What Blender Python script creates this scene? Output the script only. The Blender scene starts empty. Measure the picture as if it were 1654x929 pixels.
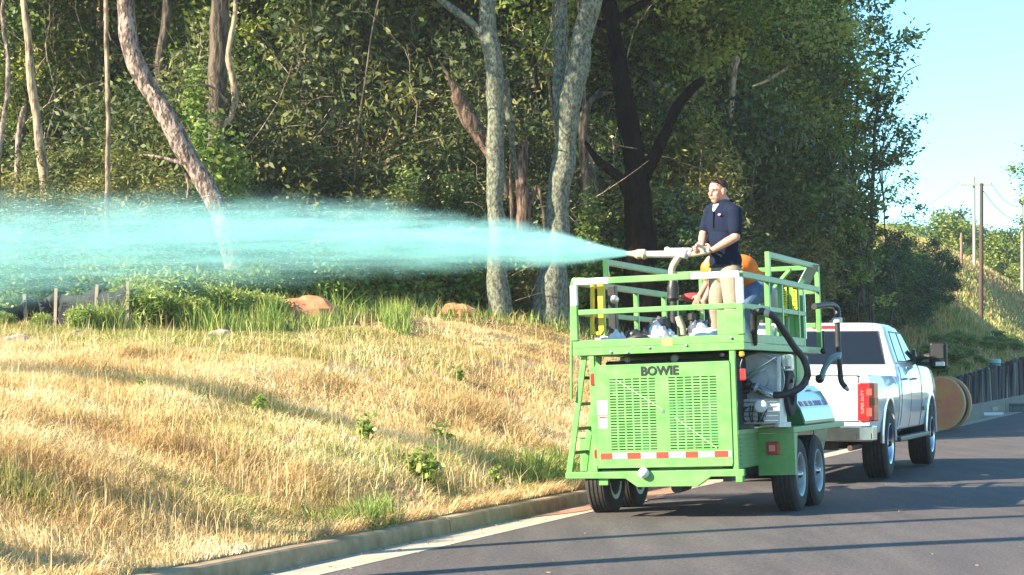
import bpy, math, random
import numpy as np
from mathutils import Vector, Matrix, noise as mnoise
R = math.radians
scene = bpy.context.scene
C = scene.collection
random.seed(7)
# ------------------------------------------------------------------ camera, world, sun, exposure
F, YH, H = 3300.0, 605.0, 1.31          # focal length in photo pixels, horizon row, eye height
PITCH = math.atan((YH-464.5)/F)
cd = bpy.data.cameras.new('camera'); cam = bpy.data.objects.new('camera', cd); C.objects.link(cam)
cam.location = (0, 0, H); cam.rotation_euler = (math.pi/2+PITCH, 0, 0)
cd.sensor_width = 36; cd.lens = 36*F/1654; cd.clip_start = .1; cd.clip_end = 4000
scene.camera = cam
SUN_AZ = (-.91, -.415); SUN_EL = R(29)
w = bpy.data.worlds.new('World'); scene.world = w; w.use_nodes = True
nt = w.node_tree; bg = nt.nodes['Background']
sky = nt.nodes.new('ShaderNodeTexSky'); sky.sky_type = 'NISHITA'; sky.sun_disc = False
sky.sun_elevation = SUN_EL; sky.sun_rotation = math.atan2(SUN_AZ[0], SUN_AZ[1]) % (2*math.pi)
sky.air_density = 1.0; sky.dust_density = .05; sky.ozone_density = 2.0
tint = nt.nodes.new('ShaderNodeMix'); tint.data_type = 'RGBA'; tint.blend_type = 'MULTIPLY'; tint.inputs['Factor'].default_value = 1; tint.inputs['B'].default_value = (.58, .91, 1.0, 1)
nt.links.new(sky.outputs[0], tint.inputs['A']); nt.links.new(tint.outputs['Result'], bg.inputs[0]); bg.inputs[1].default_value = .105
sd = bpy.data.lights.new('sun', 'SUN'); so = bpy.data.objects.new('sun', sd); C.objects.link(so)
sd.energy = 5.0; sd.angle = R(.5); sd.color = (1, .87, .66)
tosun = Vector((SUN_AZ[0]*math.cos(SUN_EL), SUN_AZ[1]*math.cos(SUN_EL), math.sin(SUN_EL))).normalized()
so.rotation_euler = tosun.to_track_quat('Z', 'Y').to_euler()
vs = scene.view_settings; vs.view_transform = 'Standard'; vs.look = 'None'; vs.gamma = 1; vs.exposure = 1.72
scene.cycles.use_denoising = True
scene.cycles.max_bounces = 8; scene.cycles.transparent_max_bounces = 8
scene.cycles.volume_bounces = 3; scene.cycles.volume_step_rate = 1.0
scene.cycles.caustics_reflective = False; scene.cycles.caustics_refractive = False
# ------------------------------------------------------------------ helpers
def ray(x, y):
    d = Vector(((x-827)/F, (464.5-y)/F, -1)); d.rotate(cam.rotation_euler); return d
def P(x, y, D):
    """world point seen at photo pixel (x, y) at distance D in front"""
    d = ray(x, y); return Vector((0, 0, H)) + d*(D/d.y)
def tag(o, label=None, cat=None, group=None, kind=None):
    for k, v in (('label', label), ('category', cat), ('group', group), ('kind', kind)):
        if v: o[k] = v
    return o
def empty(name, loc=(0, 0, 0), rot=(0, 0, 0), **k):
    o = bpy.data.objects.new(name, None); C.objects.link(o); o.location = loc; o.rotation_euler = rot
    o.empty_display_size = .2; tag(o, **k); return o
def link(name, me, parent=None, **k):
    o = bpy.data.objects.new(name, me); C.objects.link(o)
    if parent: o.parent = parent
    tag(o, **k); return o
def finish(o, bevel=0, seg=2, smooth=False, ang=35, remesh=0, relax=0, solid=0):
    m = None
    if remesh:
        m = o.modifiers.new('r', 'REMESH'); m.mode = 'VOXEL'; m.voxel_size = remesh; m.use_smooth_shade = True
        if relax:
            s = o.modifiers.new('s', 'SMOOTH'); s.factor = .5; s.iterations = relax
    if solid:
        m = o.modifiers.new('t', 'SOLIDIFY'); m.thickness = solid; m.offset = -1
    if bevel:
        m = o.modifiers.new('b', 'BEVEL'); m.width = bevel; m.segments = seg; m.limit_method = 'ANGLE'; m.angle_limit = R(40)
    if smooth:
        for p in o.data.polygons: p.use_smooth = True
        if not remesh: 
            try: o.data.set_sharp_from_angle(angle=R(ang))
            except Exception: pass
    if m is not None and (remesh or solid):
        dg = bpy.context.evaluated_depsgraph_get()
        me = bpy.data.meshes.new_from_object(o.evaluated_get(dg)); mats = list(o.data.materials)
        o.modifiers.clear(); o.data = me
        if not me.materials:
            for q in mats: me.materials.append(q)
    return o
class MB:
    def __init__(s): s.v = []; s.f = []; s.m = []; s.mi = 0
    def add(s, vs, fs, M=None):
        b = len(s.v); s.v += [tuple(M @ Vector(v)) if M is not None else tuple(v) for v in vs]
        s.f += [tuple(b+i for i in f) for f in fs]; s.m += [s.mi]*len(fs); return s
    def box(s, lo, hi, M=None):
        (a, b, c), (d, e, f) = lo, hi
        return s.add([(a,b,c),(d,b,c),(d,e,c),(a,e,c),(a,b,f),(d,b,f),(d,e,f),(a,e,f)],
                     [(0,3,2,1),(4,5,6,7),(0,1,5,4),(1,2,6,5),(2,3,7,6),(3,0,4,7)], M)
    def cbox(s, c, d, M=None):
        return s.box([c[i]-d[i]/2 for i in range(3)], [c[i]+d[i]/2 for i in range(3)], M)
    def beam(s, p, q, a=.05, b=None, up=(0, 0, 1)):
        """square bar from p to q, a wide, b high"""
        p, q = Vector(p), Vector(q); b = b or a; z = (q-p); L = z.length; z.normalize()
        x = z.cross(Vector(up)); x = x.normalized() if x.length > 1e-3 else Vector((1, 0, 0)); y = x.cross(z)
        M = Matrix((x, y, z)).transposed().to_4x4(); M.translation = p
        return s.box((-a/2, -b/2, 0), (a/2, b/2, L), M)
    def tube(s, pts, r, n=8, cap=True, flat=1.0):
        pts = [Vector(p) for p in pts]; k = len(pts); rs = list(r) if hasattr(r, '__len__') else [r]*k
        b = len(s.v); ref = None
        for i, p in enumerate(pts):
            t = (pts[min(i+1, k-1)]-pts[max(i-1, 0)]).normalized()
            if ref is None: ref = t.orthogonal().normalized()
            ref = (ref - t*ref.dot(t)); ref = ref.normalized() if ref.length > 1e-6 else t.orthogonal().normalized()
            bi = t.cross(ref)
            for j in range(n):
                a = 2*math.pi*j/n; s.v.append(tuple(p + (ref*math.cos(a)+bi*math.sin(a)*flat)*rs[i]))
        for i in range(k-1):
            for j in range(n):
                s.f.append((b+i*n+j, b+i*n+(j+1) % n, b+(i+1)*n+(j+1) % n, b+(i+1)*n+j)); s.m.append(s.mi)
        if cap:
            s.f.append(tuple(b+j for j in reversed(range(n)))); s.f.append(tuple(b+(k-1)*n+j for j in range(n))); s.m += [s.mi]*2
        return s
    def lathe(s, prof, M, n=24, closed=False):
        """prof = [(r, z)...] turned round the z axis of M"""
        b = len(s.v); k = len(prof)
        for r_, z in prof:
            for j in range(n):
                a = 2*math.pi*j/n; s.v.append(tuple(M @ Vector((r_*math.cos(a), r_*math.sin(a), z))))
        for i in range(k if closed else k-1):
            i2 = (i+1) % k
            for j in range(n):
                s.f.append((b+i*n+j, b+i*n+(j+1) % n, b+i2*n+(j+1) % n, b+i2*n+j)); s.m.append(s.mi)
        if not closed:
            if prof[0][0] > 1e-4: s.f.append(tuple(b+j for j in reversed(range(n)))); s.m.append(s.mi)
            if prof[-1][0] > 1e-4: s.f.append(tuple(b+(k-1)*n+j for j in range(n))); s.m.append(s.mi)
        return s
    def prism(s, poly, t0, t1, M=None, axis=1):
        """polygon in the two other axes, extruded t0..t1 along axis"""
        n = len(poly)
        def q(p, t):
            l = list(p); l.insert(axis, t); return tuple(l)
        vs = [q(p, t0) for p in poly]+[q(p, t1) for p in poly]
        return s.add(vs, [tuple(range(n)), tuple(range(2*n-1, n-1, -1))]+[(i, i+n, (i+1) % n+n, (i+1) % n) for i in range(n)], M)
    def ball(s, c, r, rot=None, n=12, k=8):
        c = Vector(c); r = Vector(r if hasattr(r, '__len__') else (r, r, r)); b = len(s.v); vs = []; fs = []
        for i in range(1, k):
            for j in range(n):
                a, ph = 2*math.pi*j/n, math.pi*i/k
                v = Vector((r.x*math.sin(ph)*math.cos(a), r.y*math.sin(ph)*math.sin(a), r.z*math.cos(ph)))
                if rot is not None: v = rot @ v
                vs.append(tuple(c+v))
        top = Vector((0, 0, r.z)); top = rot @ top if rot is not None else top
        vs += [tuple(c+top), tuple(c-top)]; T = len(vs)-2
        for i in range(k-2):
            for j in range(n): fs.append((i*n+j, (i+1)*n+j, (i+1)*n+(j+1) % n, i*n+(j+1) % n))
        for j in range(n): fs += [(T, j, (j+1) % n), (T+1, (k-2)*n+(j+1) % n, (k-2)*n+j)]
        return s.add(vs, fs)
    def limb(s, pts, rs, n=14):
        for p, r_ in zip(pts, rs): s.ball(p, r_, n=n, k=8)
        return s.tube(pts, rs, n)
    def build(s, name, mats, parent=None, smooth=False, bevel=0, seg=2, ang=35, remesh=0, relax=0, solid=0, **k):
        me = bpy.data.meshes.new(name); me.from_pydata(s.v, [], s.f)
        for m in (mats if isinstance(mats, (list, tuple)) else [mats]): me.materials.append(m)
        if s.mi or any(s.m): me.polygons.foreach_set('material_index', s.m)
        o = link(name, me, parent, **k)
        import bmesh
        bm = bmesh.new(); bm.from_mesh(me); bmesh.ops.recalc_face_normals(bm, faces=bm.faces); bm.to_mesh(me); bm.free()
        return finish(o, bevel, seg, smooth, ang, remesh, relax, solid)
def smoothline(pts, n=6):
    """Catmull-Rom through points"""
    p = [Vector(q) for q in pts]; out = []
    for i in range(len(p)-1):
        a, b, c, d = p[max(i-1, 0)], p[i], p[i+1], p[min(i+2, len(p)-1)]
        for k in range(n):
            t = k/n; out.append(.5*((2*b)+(c-a)*t+(2*a-5*b+4*c-d)*t*t+(3*b-a-3*c+d)*t**3))
    return out+[p[-1]]
def npmesh(name, V, quads=None, loops=None, starts=None, tone=None, mats=()):
    me = bpy.data.meshes.new(name); V = np.asarray(V, np.float32).reshape(-1, 3)
    if quads is not None:
        loops = np.asarray(quads, np.int32).ravel(); starts = np.arange(0, len(loops), 4, dtype=np.int32)
    me.vertices.add(len(V)); me.vertices.foreach_set('co', V.ravel())
    me.loops.add(len(loops)); me.loops.foreach_set('vertex_index', np.asarray(loops, np.int32))
    me.polygons.add(len(starts)); me.polygons.foreach_set('loop_start', np.asarray(starts, np.int32))
    me.update(calc_edges=True)
    if tone is not None:
        a = me.attributes.new('tone', 'FLOAT', 'POINT'); a.data.foreach_set('value', np.asarray(tone, np.float32))
    for m in mats: me.materials.append(m)
    return me
rng = np.random.default_rng(11)
LAT = rng.random((256, 256))
def vn(x, y, s=1.0, o=0):
    """value noise 0..1, vectorised"""
    x = np.asarray(x, float)/s+37.3+o*11.7; y = np.asarray(y, float)/s+91.1+o*5.3
    xi, yi = np.floor(x).astype(int), np.floor(y).astype(int); fx, fy = x-xi, y-yi
    fx, fy = fx*fx*(3-2*fx), fy*fy*(3-2*fy); g = lambda a, b: LAT[a % 256, b % 256]
    return (g(xi, yi)*(1-fx)+g(xi+1, yi)*fx)*(1-fy)+(g(xi, yi+1)*(1-fx)+g(xi+1, yi+1)*fx)*fy
# ------------------------------------------------------------------ materials
def L(nt, a, b): nt.links.new(a, b)
def mat(name, col, rough=.6, metal=0, coat=0, col2=None, scale=4, amt=.5, bump=0, bscale=None, transl=0, tone=None, emit=0,
        space='Object', stretch=None, alpha=None, spec=None, sheen=0, detail=6):
    """Principled material: noise between col and col2; tone = a second pair of colours mixed by the 'tone' attribute"""
    m = bpy.data.materials.new(name); m.use_nodes = True; n = m.node_tree; b = n.nodes['Principled BSDF']
    b.inputs['Base Color'].default_value = (*col, 1); b.inputs['Roughness'].default_value = rough
    b.inputs['Metallic'].default_value = metal; b.inputs['Coat Weight'].default_value = coat; b.inputs['Coat Roughness'].default_value = .06
    if spec is not None: b.inputs['Specular IOR Level'].default_value = spec
    if sheen: b.inputs['Sheen Weight'].default_value = sheen
    tc = n.nodes.new('ShaderNodeTexCoord'); src = tc.outputs[space]
    if stretch:
        mp = n.nodes.new('ShaderNodeMapping'); mp.inputs['Scale'].default_value = stretch; L(n, src, mp.inputs[0]); src = mp.outputs[0]
    out = None
    if col2 or bump:
        no = n.nodes.new('ShaderNodeTexNoise'); no.inputs['Scale'].default_value = scale; no.inputs['Detail'].default_value = detail
        no.inputs['Roughness'].default_value = .65; L(n, src, no.inputs['Vector'])
    if col2:
        rp = n.nodes.new('ShaderNodeValToRGB'); rp.color_ramp.elements[0].position = .5-.35*(1.05-amt); rp.color_ramp.elements[1].position = .5+.35*(1.05-amt)
        rp.color_ramp.elements[0].color = (*col, 1); rp.color_ramp.elements[1].color = (*col2, 1)
        L(n, no.outputs[0], rp.inputs[0]); out = rp.outputs[0]
    if tone:
        at = n.nodes.new('ShaderNodeAttribute'); at.attribute_name = 'tone'
        r2 = n.nodes.new('ShaderNodeValToRGB'); e = r2.color_ramp.elements
        while len(e) < len(tone): e.new(.5)
        for i, c in enumerate(tone): e[i].position = i/(len(tone)-1); e[i].color = (*c, 1)
        L(n, at.outputs['Fac'], r2.inputs[0])
        if out is not None:
            mx = n.nodes.new('ShaderNodeMix'); mx.data_type = 'RGBA'; mx.blend_type = 'MULTIPLY'; mx.inputs['Factor'].default_value = 1
            L(n, r2.outputs[0], mx.inputs['A']); L(n, out, mx.inputs['B']); out = mx.outputs['Result']
        else: out = r2.outputs[0]
    if out is not None: L(n, out, b.inputs['Base Color'])
    if bump:
        nb = n.nodes.new('ShaderNodeTexNoise'); nb.inputs['Scale'].default_value = bscale or scale; nb.inputs['Detail'].default_value = 8; L(n, src, nb.inputs['Vector'])
        bp = n.nodes.new('ShaderNodeBump'); bp.inputs['Strength'].default_value = min(1, bump*20); bp.inputs['Distance'].default_value = bump
        L(n, nb.outputs[0], bp.inputs['Height']); L(n, bp.outputs[0], b.inputs['Normal'])
    if transl:
        tr = n.nodes.new('ShaderNodeBsdfTranslucent'); ms = n.nodes.new('ShaderNodeMixShader'); ms.inputs[0].default_value = transl
        if out is not None: L(n, out, tr.inputs[0])
        else: tr.inputs[0].default_value = (*col, 1)
        L(n, b.outputs[0], ms.inputs[1]); L(n, tr.outputs[0], ms.inputs[2]); L(n, ms.outputs[0], n.nodes['Material Output'].inputs[0])
    if alpha is not None: b.inputs['Alpha'].default_value = alpha
    if emit: b.inputs['Emission Strength'].default_value = emit; b.inputs['Emission Color'].default_value = (*col, 1)
    return m
M = {}
M['green'] = mat('green_paint', (.080, .335, .055), .42, coat=.2, col2=(.20, .38, .13), scale=7, amt=.35, bump=.0006, bscale=30)
M['greendusty'] = mat('dusty_green_paint', (.12, .34, .09), .5, coat=.1, col2=(.28, .36, .18), scale=4, amt=.45, bump=.0008, bscale=30)
M['greengloss'] = mat('glossy_green_tank', (.035, .16, .045), .16, coat=.6, col2=(.09, .2, .07), scale=2.5, amt=.4)
M['white'] = mat('white_paint', (.8, .8, .79), .35, coat=.3)
M['truck'] = mat('white_truck_paint', (.78, .79, .80), .28, coat=1.0, col2=(.72, .73, .73), scale=2, amt=.2)
M['glass'] = mat('dark_tinted_glass', (.006, .007, .008), .04, spec=.5, coat=.15)
M['black'] = mat('black_plastic', (.018, .018, .02), .45, col2=(.035, .034, .033), scale=12, amt=.5)
M['rubber'] = mat('tyre_rubber', (.018, .017, .017), .85, col2=(.05, .045, .04), scale=9, amt=.4, bump=.002, bscale=60)
M['hose'] = mat('black_hose', (.016, .016, .017), .5, col2=(.04, .04, .038), scale=20, amt=.4)
M['chrome'] = mat('bright_metal', (.62, .62, .62), .25, 1, col2=(.45, .45, .44), scale=10, amt=.4)
M['steel'] = mat('dull_aluminium', (.62, .63, .63), .45, .25, col2=(.42, .42, .41), scale=9, amt=.5)
M['red'] = mat('red_lens', (.55, .02, .02), .2, coat=.6)
M['redtape'] = mat('red_reflective_tape', (.6, .05, .03), .4)
M['whitetape'] = mat('white_reflective_tape', (.75, .76, .78), .35)
M['amber'] = mat('amber_lens', (.8, .28, .02), .2, coat=.5)
M['yellow'] = mat('yellow_plastic', (.85, .62, .02), .45, col2=(.6, .42, .03), scale=8, amt=.3)
M['beige'] = mat('cream_pvc_pipe', (.62, .52, .36), .5, col2=(.42, .32, .2), scale=14, amt=.5)
M['bag'] = mat('white_plastic_sheet', (.72, .74, .78), .4, col2=(.5, .53, .6), scale=7, amt=.4)
M['skin'] = mat('skin', (.76, .36, .25), .5, col2=(.62, .25, .17), scale=14, amt=.35)
M['hair'] = mat('brown_hair', (.025, .014, .009), .9, col2=(.05, .03, .018), scale=50, amt=.5, bump=.003, bscale=120)
M['navy'] = mat('navy_cotton', (.005, .010, .028), .9, spec=.2, col2=(.009, .015, .038), scale=9, amt=.4, bump=.012, bscale=9)
M['khaki'] = mat('khaki_cotton', (.36, .29, .21), .9, col2=(.24, .19, .14), scale=9, amt=.5, bump=.014, bscale=8)
M['orange'] = mat('hi_vis_orange_cotton', (.95, .23, .02), .8, col2=(.78, .16, .01), scale=7, amt=.4, bump=.012, bscale=9)
M['denim'] = mat('blue_denim', (.10, .18, .30), .9, col2=(.05, .09, .17), scale=12, amt=.5, bump=.01, bscale=10)
M['bark'] = mat('dark_bark', (.035, .027, .02), .95, col2=(.14, .105, .075), scale=9, amt=.9, bump=.05, bscale=18, stretch=(1, 1, .22))
M['char'] = mat('blackened_bark', (.003, .0025, .0025), 1.0, spec=0, col2=(.011, .008, .007), scale=8, amt=.9, bump=.05, bscale=14, stretch=(1, 1, .3))
M['lichen'] = mat('lichen_bark', (.065, .058, .045), .95, col2=(.205, .225, .155), scale=20, amt=.8, bump=.03, bscale=26, stretch=(1, 1, .6))
M['palebark'] = mat('pale_tan_bark', (.13, .09, .06), .95, col2=(.42, .32, .21), scale=11, amt=.85, bump=.03, bscale=20, stretch=(1, 1, .3))
M['pinkbark'] = mat('pinkish_grey_bark', (.08, .055, .045), .95, col2=(.36, .27, .22), scale=13, amt=.9, bump=.05, bscale=20, stretch=(1, 1, .4))
M['snag'] = mat('split_red_brown_wood', (.04, .024, .016), .95, col2=(.20, .125, .085), scale=12, amt=.9, bump=.05, bscale=18, stretch=(1, 1, .2))
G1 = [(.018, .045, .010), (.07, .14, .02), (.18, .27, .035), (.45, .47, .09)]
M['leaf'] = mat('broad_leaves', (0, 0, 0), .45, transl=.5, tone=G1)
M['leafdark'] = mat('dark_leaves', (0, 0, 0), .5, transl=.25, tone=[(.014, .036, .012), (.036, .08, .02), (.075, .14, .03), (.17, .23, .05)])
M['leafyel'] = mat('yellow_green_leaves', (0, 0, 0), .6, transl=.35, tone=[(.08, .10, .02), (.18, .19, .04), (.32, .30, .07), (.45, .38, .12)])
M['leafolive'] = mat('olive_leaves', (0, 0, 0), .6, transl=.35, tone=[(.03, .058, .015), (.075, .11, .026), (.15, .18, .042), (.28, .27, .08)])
M['leaflight'] = mat('fresh_green_leaves', (0, 0, 0), .5, transl=.4, tone=[(.05, .12, .02), (.12, .22, .03), (.24, .34, .06), (.38, .44, .12)])
M['straw'] = mat('grass_blades', (0, 0, 0), .75, transl=.25,
                 tone=[(.07, .15, .025), (.19, .31, .05), (.40, .40, .10), (.38, .23, .095), (.60, .405, .17), (.80, .60, .30), (.92, .76, .47)])
# ------------------------------------------------------------------ the lie of the land
K0 = Vector((.2, 20.4)); KH = R(18.2); KD = Vector((math.sin(KH), math.cos(KH))); KN = Vector((-KD.y, KD.x))   # kerb line, its direction, its left side
def ut(X, Y):
    dx, dy = np.asarray(X)-K0.x, np.asarray(Y)-K0.y; return dx*KN.x+dy*KN.y, dx*KD.x+dy*KD.y
def xy(u, t): return K0.x+KN.x*u+KD.x*t, K0.y+KN.y*u+KD.y*t
KB = -.09                                             # road level at the kerb
def roadz(u):
    q = np.minimum(-np.asarray(u, float), 5.0); q = np.maximum(q, 0); return KB+.045*q-.0045*q*q
def kerbtop(t): return KB+.135+np.interp(t, [30, 41, 66, 100], [0, .33, .45, .5])
def backz(t): return np.interp(t, [-40, 26, 33, 42, 66, 100], [.035, .07, .75, 1.05, 1.75, 2.1])   # ground just behind kerb / palisade
ctl = [(0,920,12.5),(0,800,14.5),(0,700,17.5),(0,605,22.5),(0,560,27),(0,530,31),(450,850,16.5),(450,700,20),(450,605,25),(450,546,31),
       (450,520,35),(850,780,23),(850,700,26),(850,605,30.5),(850,542,36),(850,510,40),(1100,495,46),(1250,560,48),(1250,500,54),(1400,560,58),
       (1420,500,72),(1480,440,95),(1540,430,115),(1654,478,128),(1583,541,100),(1300,450,70),(1400,415,85),(300,500,45),(600,492,48),(1620,560,92)]
cp = [tuple(P(*c)) for c in ctl]
cp += [(-30, 20, 2.6), (-30, 40, 3.6), (-30, 70, 5), (-10, 70, 5), (5, 75, 5.5), (0, 100, 6), (20, 140, 8), (-30, 5, 1.6), (-14, 8, 1.2), (45, 190, 9), (-20, 150, 8), (60, 170, 7)]
for t in range(-30, 121, 6):
    a, b = xy(.45, t); cp.append((a, b, float(backz(t))))
cp = np.array(cp)
def tps(r2): return np.where(r2 > 0, .5*r2*np.log(np.maximum(r2, 1e-12)), 0)
_S = .1; A_ = cp[:, :2]*_S; NCP = len(cp)
_K = tps(((A_[:, None]-A_[None])**2).sum(-1))+np.eye(NCP)*.02
_Pm = np.c_[np.ones(NCP), A_]; _W = np.linalg.solve(np.block([[_K, _Pm], [_Pm.T, np.zeros((3, 3))]]), np.r_[cp[:, 2], 0, 0, 0])
def landz(X, Y):
    X, Y = np.atleast_1d(np.asarray(X, float)), np.atleast_1d(np.asarray(Y, float))
    Q = np.stack([X, Y], -1)*_S; K = tps(((Q[:, None]-A_[None])**2).sum(-1))
    z = K @ _W[:NCP]+np.c_[np.ones(len(Q)), Q] @ _W[NCP:]
    u, t = ut(X, Y)
    far = np.clip((np.hypot(X, Y-60)-110)/80, 0, 1); z = z*(1-far)+7*far
    z = z+(vn(X, Y, 1.1)-.5)*.12*np.clip(u/1.5, 0, 1)+(vn(X, Y, .35, 3)-.5)*.05*np.clip(u, 0, 1)
    b = backz(t); k = np.clip((u-.15)/.9, 0, 1); k = k*k*(3-2*k)
    z = b*(1-k)+np.maximum(z, b*.9)*k
    under = -.35+np.clip((-u-9.6)/3, 0, 1)*.45
    return np.where(u > .13, z, under)
def gz(X, Y): return float(landz([X], [Y])[0])
def grid(name, us, ts, zf, mats, **k):
    U, T = np.meshgrid(us, ts); X, Y = xy(U, T); Z = zf(X.ravel(), Y.ravel(), U.ravel(), T.ravel())
    V = np.stack([X.ravel(), Y.ravel(), Z], -1); nu, ntt = len(us), len(ts)
    i = np.arange((ntt-1)*nu).reshape(ntt-1, nu)[:, :-1].ravel()
    me = npmesh(name, V, np.stack([i, i+1, i+nu+1, i+nu], -1), mats=mats)
    me.polygons.foreach_set('use_smooth', [True]*len(me.polygons)); me.flip_normals() if me.polygons[0].normal.z < 0 else None
    return link(name, me, **k)
# soil and litter material: straw thatch, red clay patches, dark litter below the trees
def soilmat():
    m = bpy.data.materials.new('soil_and_thatch'); m.use_nodes = True; n = m.node_tree; b = n.nodes['Principled BSDF']; b.inputs['Roughness'].default_value = .95
    tc = n.nodes.new('ShaderNodeTexCoord')
    def nz(s, d=6):
        q = n.nodes.new('ShaderNodeTexNoise'); q.inputs['Scale'].default_value = s; q.inputs['Detail'].default_value = d; L(n, tc.outputs['Object'], q.inputs[0]); return q.outputs[0]
    def rp(f, a, b_):
        r = n.nodes.new('ShaderNodeValToRGB'); r.color_ramp.elements[0].position, r.color_ramp.elements[1].position = a[0], b_[0]
        r.color_ramp.elements[0].color, r.color_ramp.elements[1].color = (*a[1], 1), (*b_[1], 1); L(n, f, r.inputs[0]); return r.outputs[0]
    def mx(f, a, c):
        q = n.nodes.new('ShaderNodeMix'); q.data_type = 'RGBA'; L(n, f, q.inputs['Factor']); L(n, a, q.inputs['A']); L(n, c, q.inputs['B']); return q.outputs['Result']
    straw = rp(nz(9), (.3, (.22, .14, .07)), (.7, (.42, .30, .15)))
    clay = rp(nz(5), (.35, (.30, .11, .05)), (.7, (.42, .19, .10)))
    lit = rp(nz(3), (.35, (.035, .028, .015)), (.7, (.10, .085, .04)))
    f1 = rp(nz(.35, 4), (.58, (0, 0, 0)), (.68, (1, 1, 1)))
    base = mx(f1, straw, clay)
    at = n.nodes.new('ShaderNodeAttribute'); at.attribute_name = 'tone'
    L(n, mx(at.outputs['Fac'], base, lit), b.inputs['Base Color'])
    bp = n.nodes.new('ShaderNodeBump'); bp.inputs['Distance'].default_value = .03; bp.inputs['Strength'].default_value = .8; L(n, nz(14, 10), bp.inputs['Height']); L(n, bp.outputs[0], b.inputs['Normal'])
    return m
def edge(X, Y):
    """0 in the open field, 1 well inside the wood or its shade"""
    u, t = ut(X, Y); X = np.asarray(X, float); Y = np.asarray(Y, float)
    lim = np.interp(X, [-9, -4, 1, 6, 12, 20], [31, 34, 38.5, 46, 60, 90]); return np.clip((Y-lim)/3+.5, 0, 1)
us = np.r_[np.array([-400, -250, -140, -80, -40, -20, -12.6, -9.6, -5, -.01, .125, .135]), np.arange(.3, 14, .22), np.arange(14, 40, 1.0), np.geomspace(40, 500, 16)]
ts = np.r_[-np.geomspace(600, 30, 12), np.arange(-28, 30, .3), np.arange(30, 120, 1.2), np.geomspace(121, 900, 16)]
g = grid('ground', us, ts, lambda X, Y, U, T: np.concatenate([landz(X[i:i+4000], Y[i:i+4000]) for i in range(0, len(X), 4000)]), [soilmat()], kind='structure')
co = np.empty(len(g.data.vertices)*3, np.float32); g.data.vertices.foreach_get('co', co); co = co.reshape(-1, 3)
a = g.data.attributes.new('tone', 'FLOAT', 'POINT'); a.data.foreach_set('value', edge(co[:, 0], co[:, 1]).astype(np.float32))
# road, gutter, kerb
def asphalt():
    m = bpy.data.materials.new('asphalt'); m.use_nodes = True; n = m.node_tree; b = n.nodes['Principled BSDF']; b.inputs['Roughness'].default_value = .82
    tc = n.nodes.new('ShaderNodeTexCoord')
    def nz(s, d, st=None):
        q = n.nodes.new('ShaderNodeTexNoise'); q.inputs['Scale'].default_value = s; q.inputs['Detail'].default_value = d; v = tc.outputs['Object']
        if st:
            mp = n.nodes.new('ShaderNodeMapping'); mp.inputs['Rotation'].default_value = (0, 0, KH); mp.inputs['Scale'].default_value = st; L(n, v, mp.inputs[0]); v = mp.outputs[0]
        L(n, v, q.inputs[0]); return q.outputs[0]
    r = n.nodes.new('ShaderNodeValToRGB'); r.color_ramp.elements[0].position, r.color_ramp.elements[1].position = .3, .7
    r.color_ramp.elements[0].color, r.color_ramp.elements[1].color = (.064, .054, .054, 1), (.108, .092, .088, 1); L(n, nz(.9, 8, (3, .35, 1)), r.inputs[0])
    r2 = n.nodes.new('ShaderNodeValToRGB'); r2.color_ramp.elements[0].position, r2.color_ramp.elements[1].position = .36, .64
    r2.color_ramp.elements[0].color, r2.color_ramp.elements[1].color = (.55, .55, .56, 1), (1.4, 1.36, 1.3, 1); L(n, nz(45, 6), r2.inputs[0])
    x = n.nodes.new('ShaderNodeMix'); x.data_type = 'RGBA'; x.blend_type = 'MULTIPLY'; x.inputs['Factor'].default_value = 1; L(n, r.outputs[0], x.inputs['A']); L(n, r2.outputs[0], x.inputs['B'])
    L(n, x.outputs['Result'], b.inputs['Base Color'])
    bp = n.nodes.new('ShaderNodeBump'); bp.inputs['Distance'].default_value = .006; bp.inputs['Strength'].default_value = .9; L(n, nz(70, 6), bp.inputs['Height']); L(n, bp.outputs[0], b.inputs['Normal'])
    return m
grid('road', np.r_[-9.6, -8, -6, -5, -4, -3, -2.2, -1.5, -1, -.52], np.r_[-60, -30, np.arange(-20, 110, 3), 140, 200], lambda X, Y, U, T: roadz(U), [asphalt()], kind='structure')
conc = mat('kerb_concrete', (.24, .15, .075), .9, col2=(.44, .32, .19), scale=5, amt=.5, bump=.004, bscale=40)
concg = mat('gutter_concrete', (.52, .45, .34), .9, col2=(.34, .27, .19), scale=2.2, amt=.5, bump=.003, bscale=50)
conc2 = mat('grey_concrete', (.16, .14, .12), .9, col2=(.25, .22, .18), scale=4, amt=.5, bump=.004, bscale=40)
kroot = empty('kerb', (*xy(0, 0), 0), kind='structure'); kroot.rotation_euler.z = -KH
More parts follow.
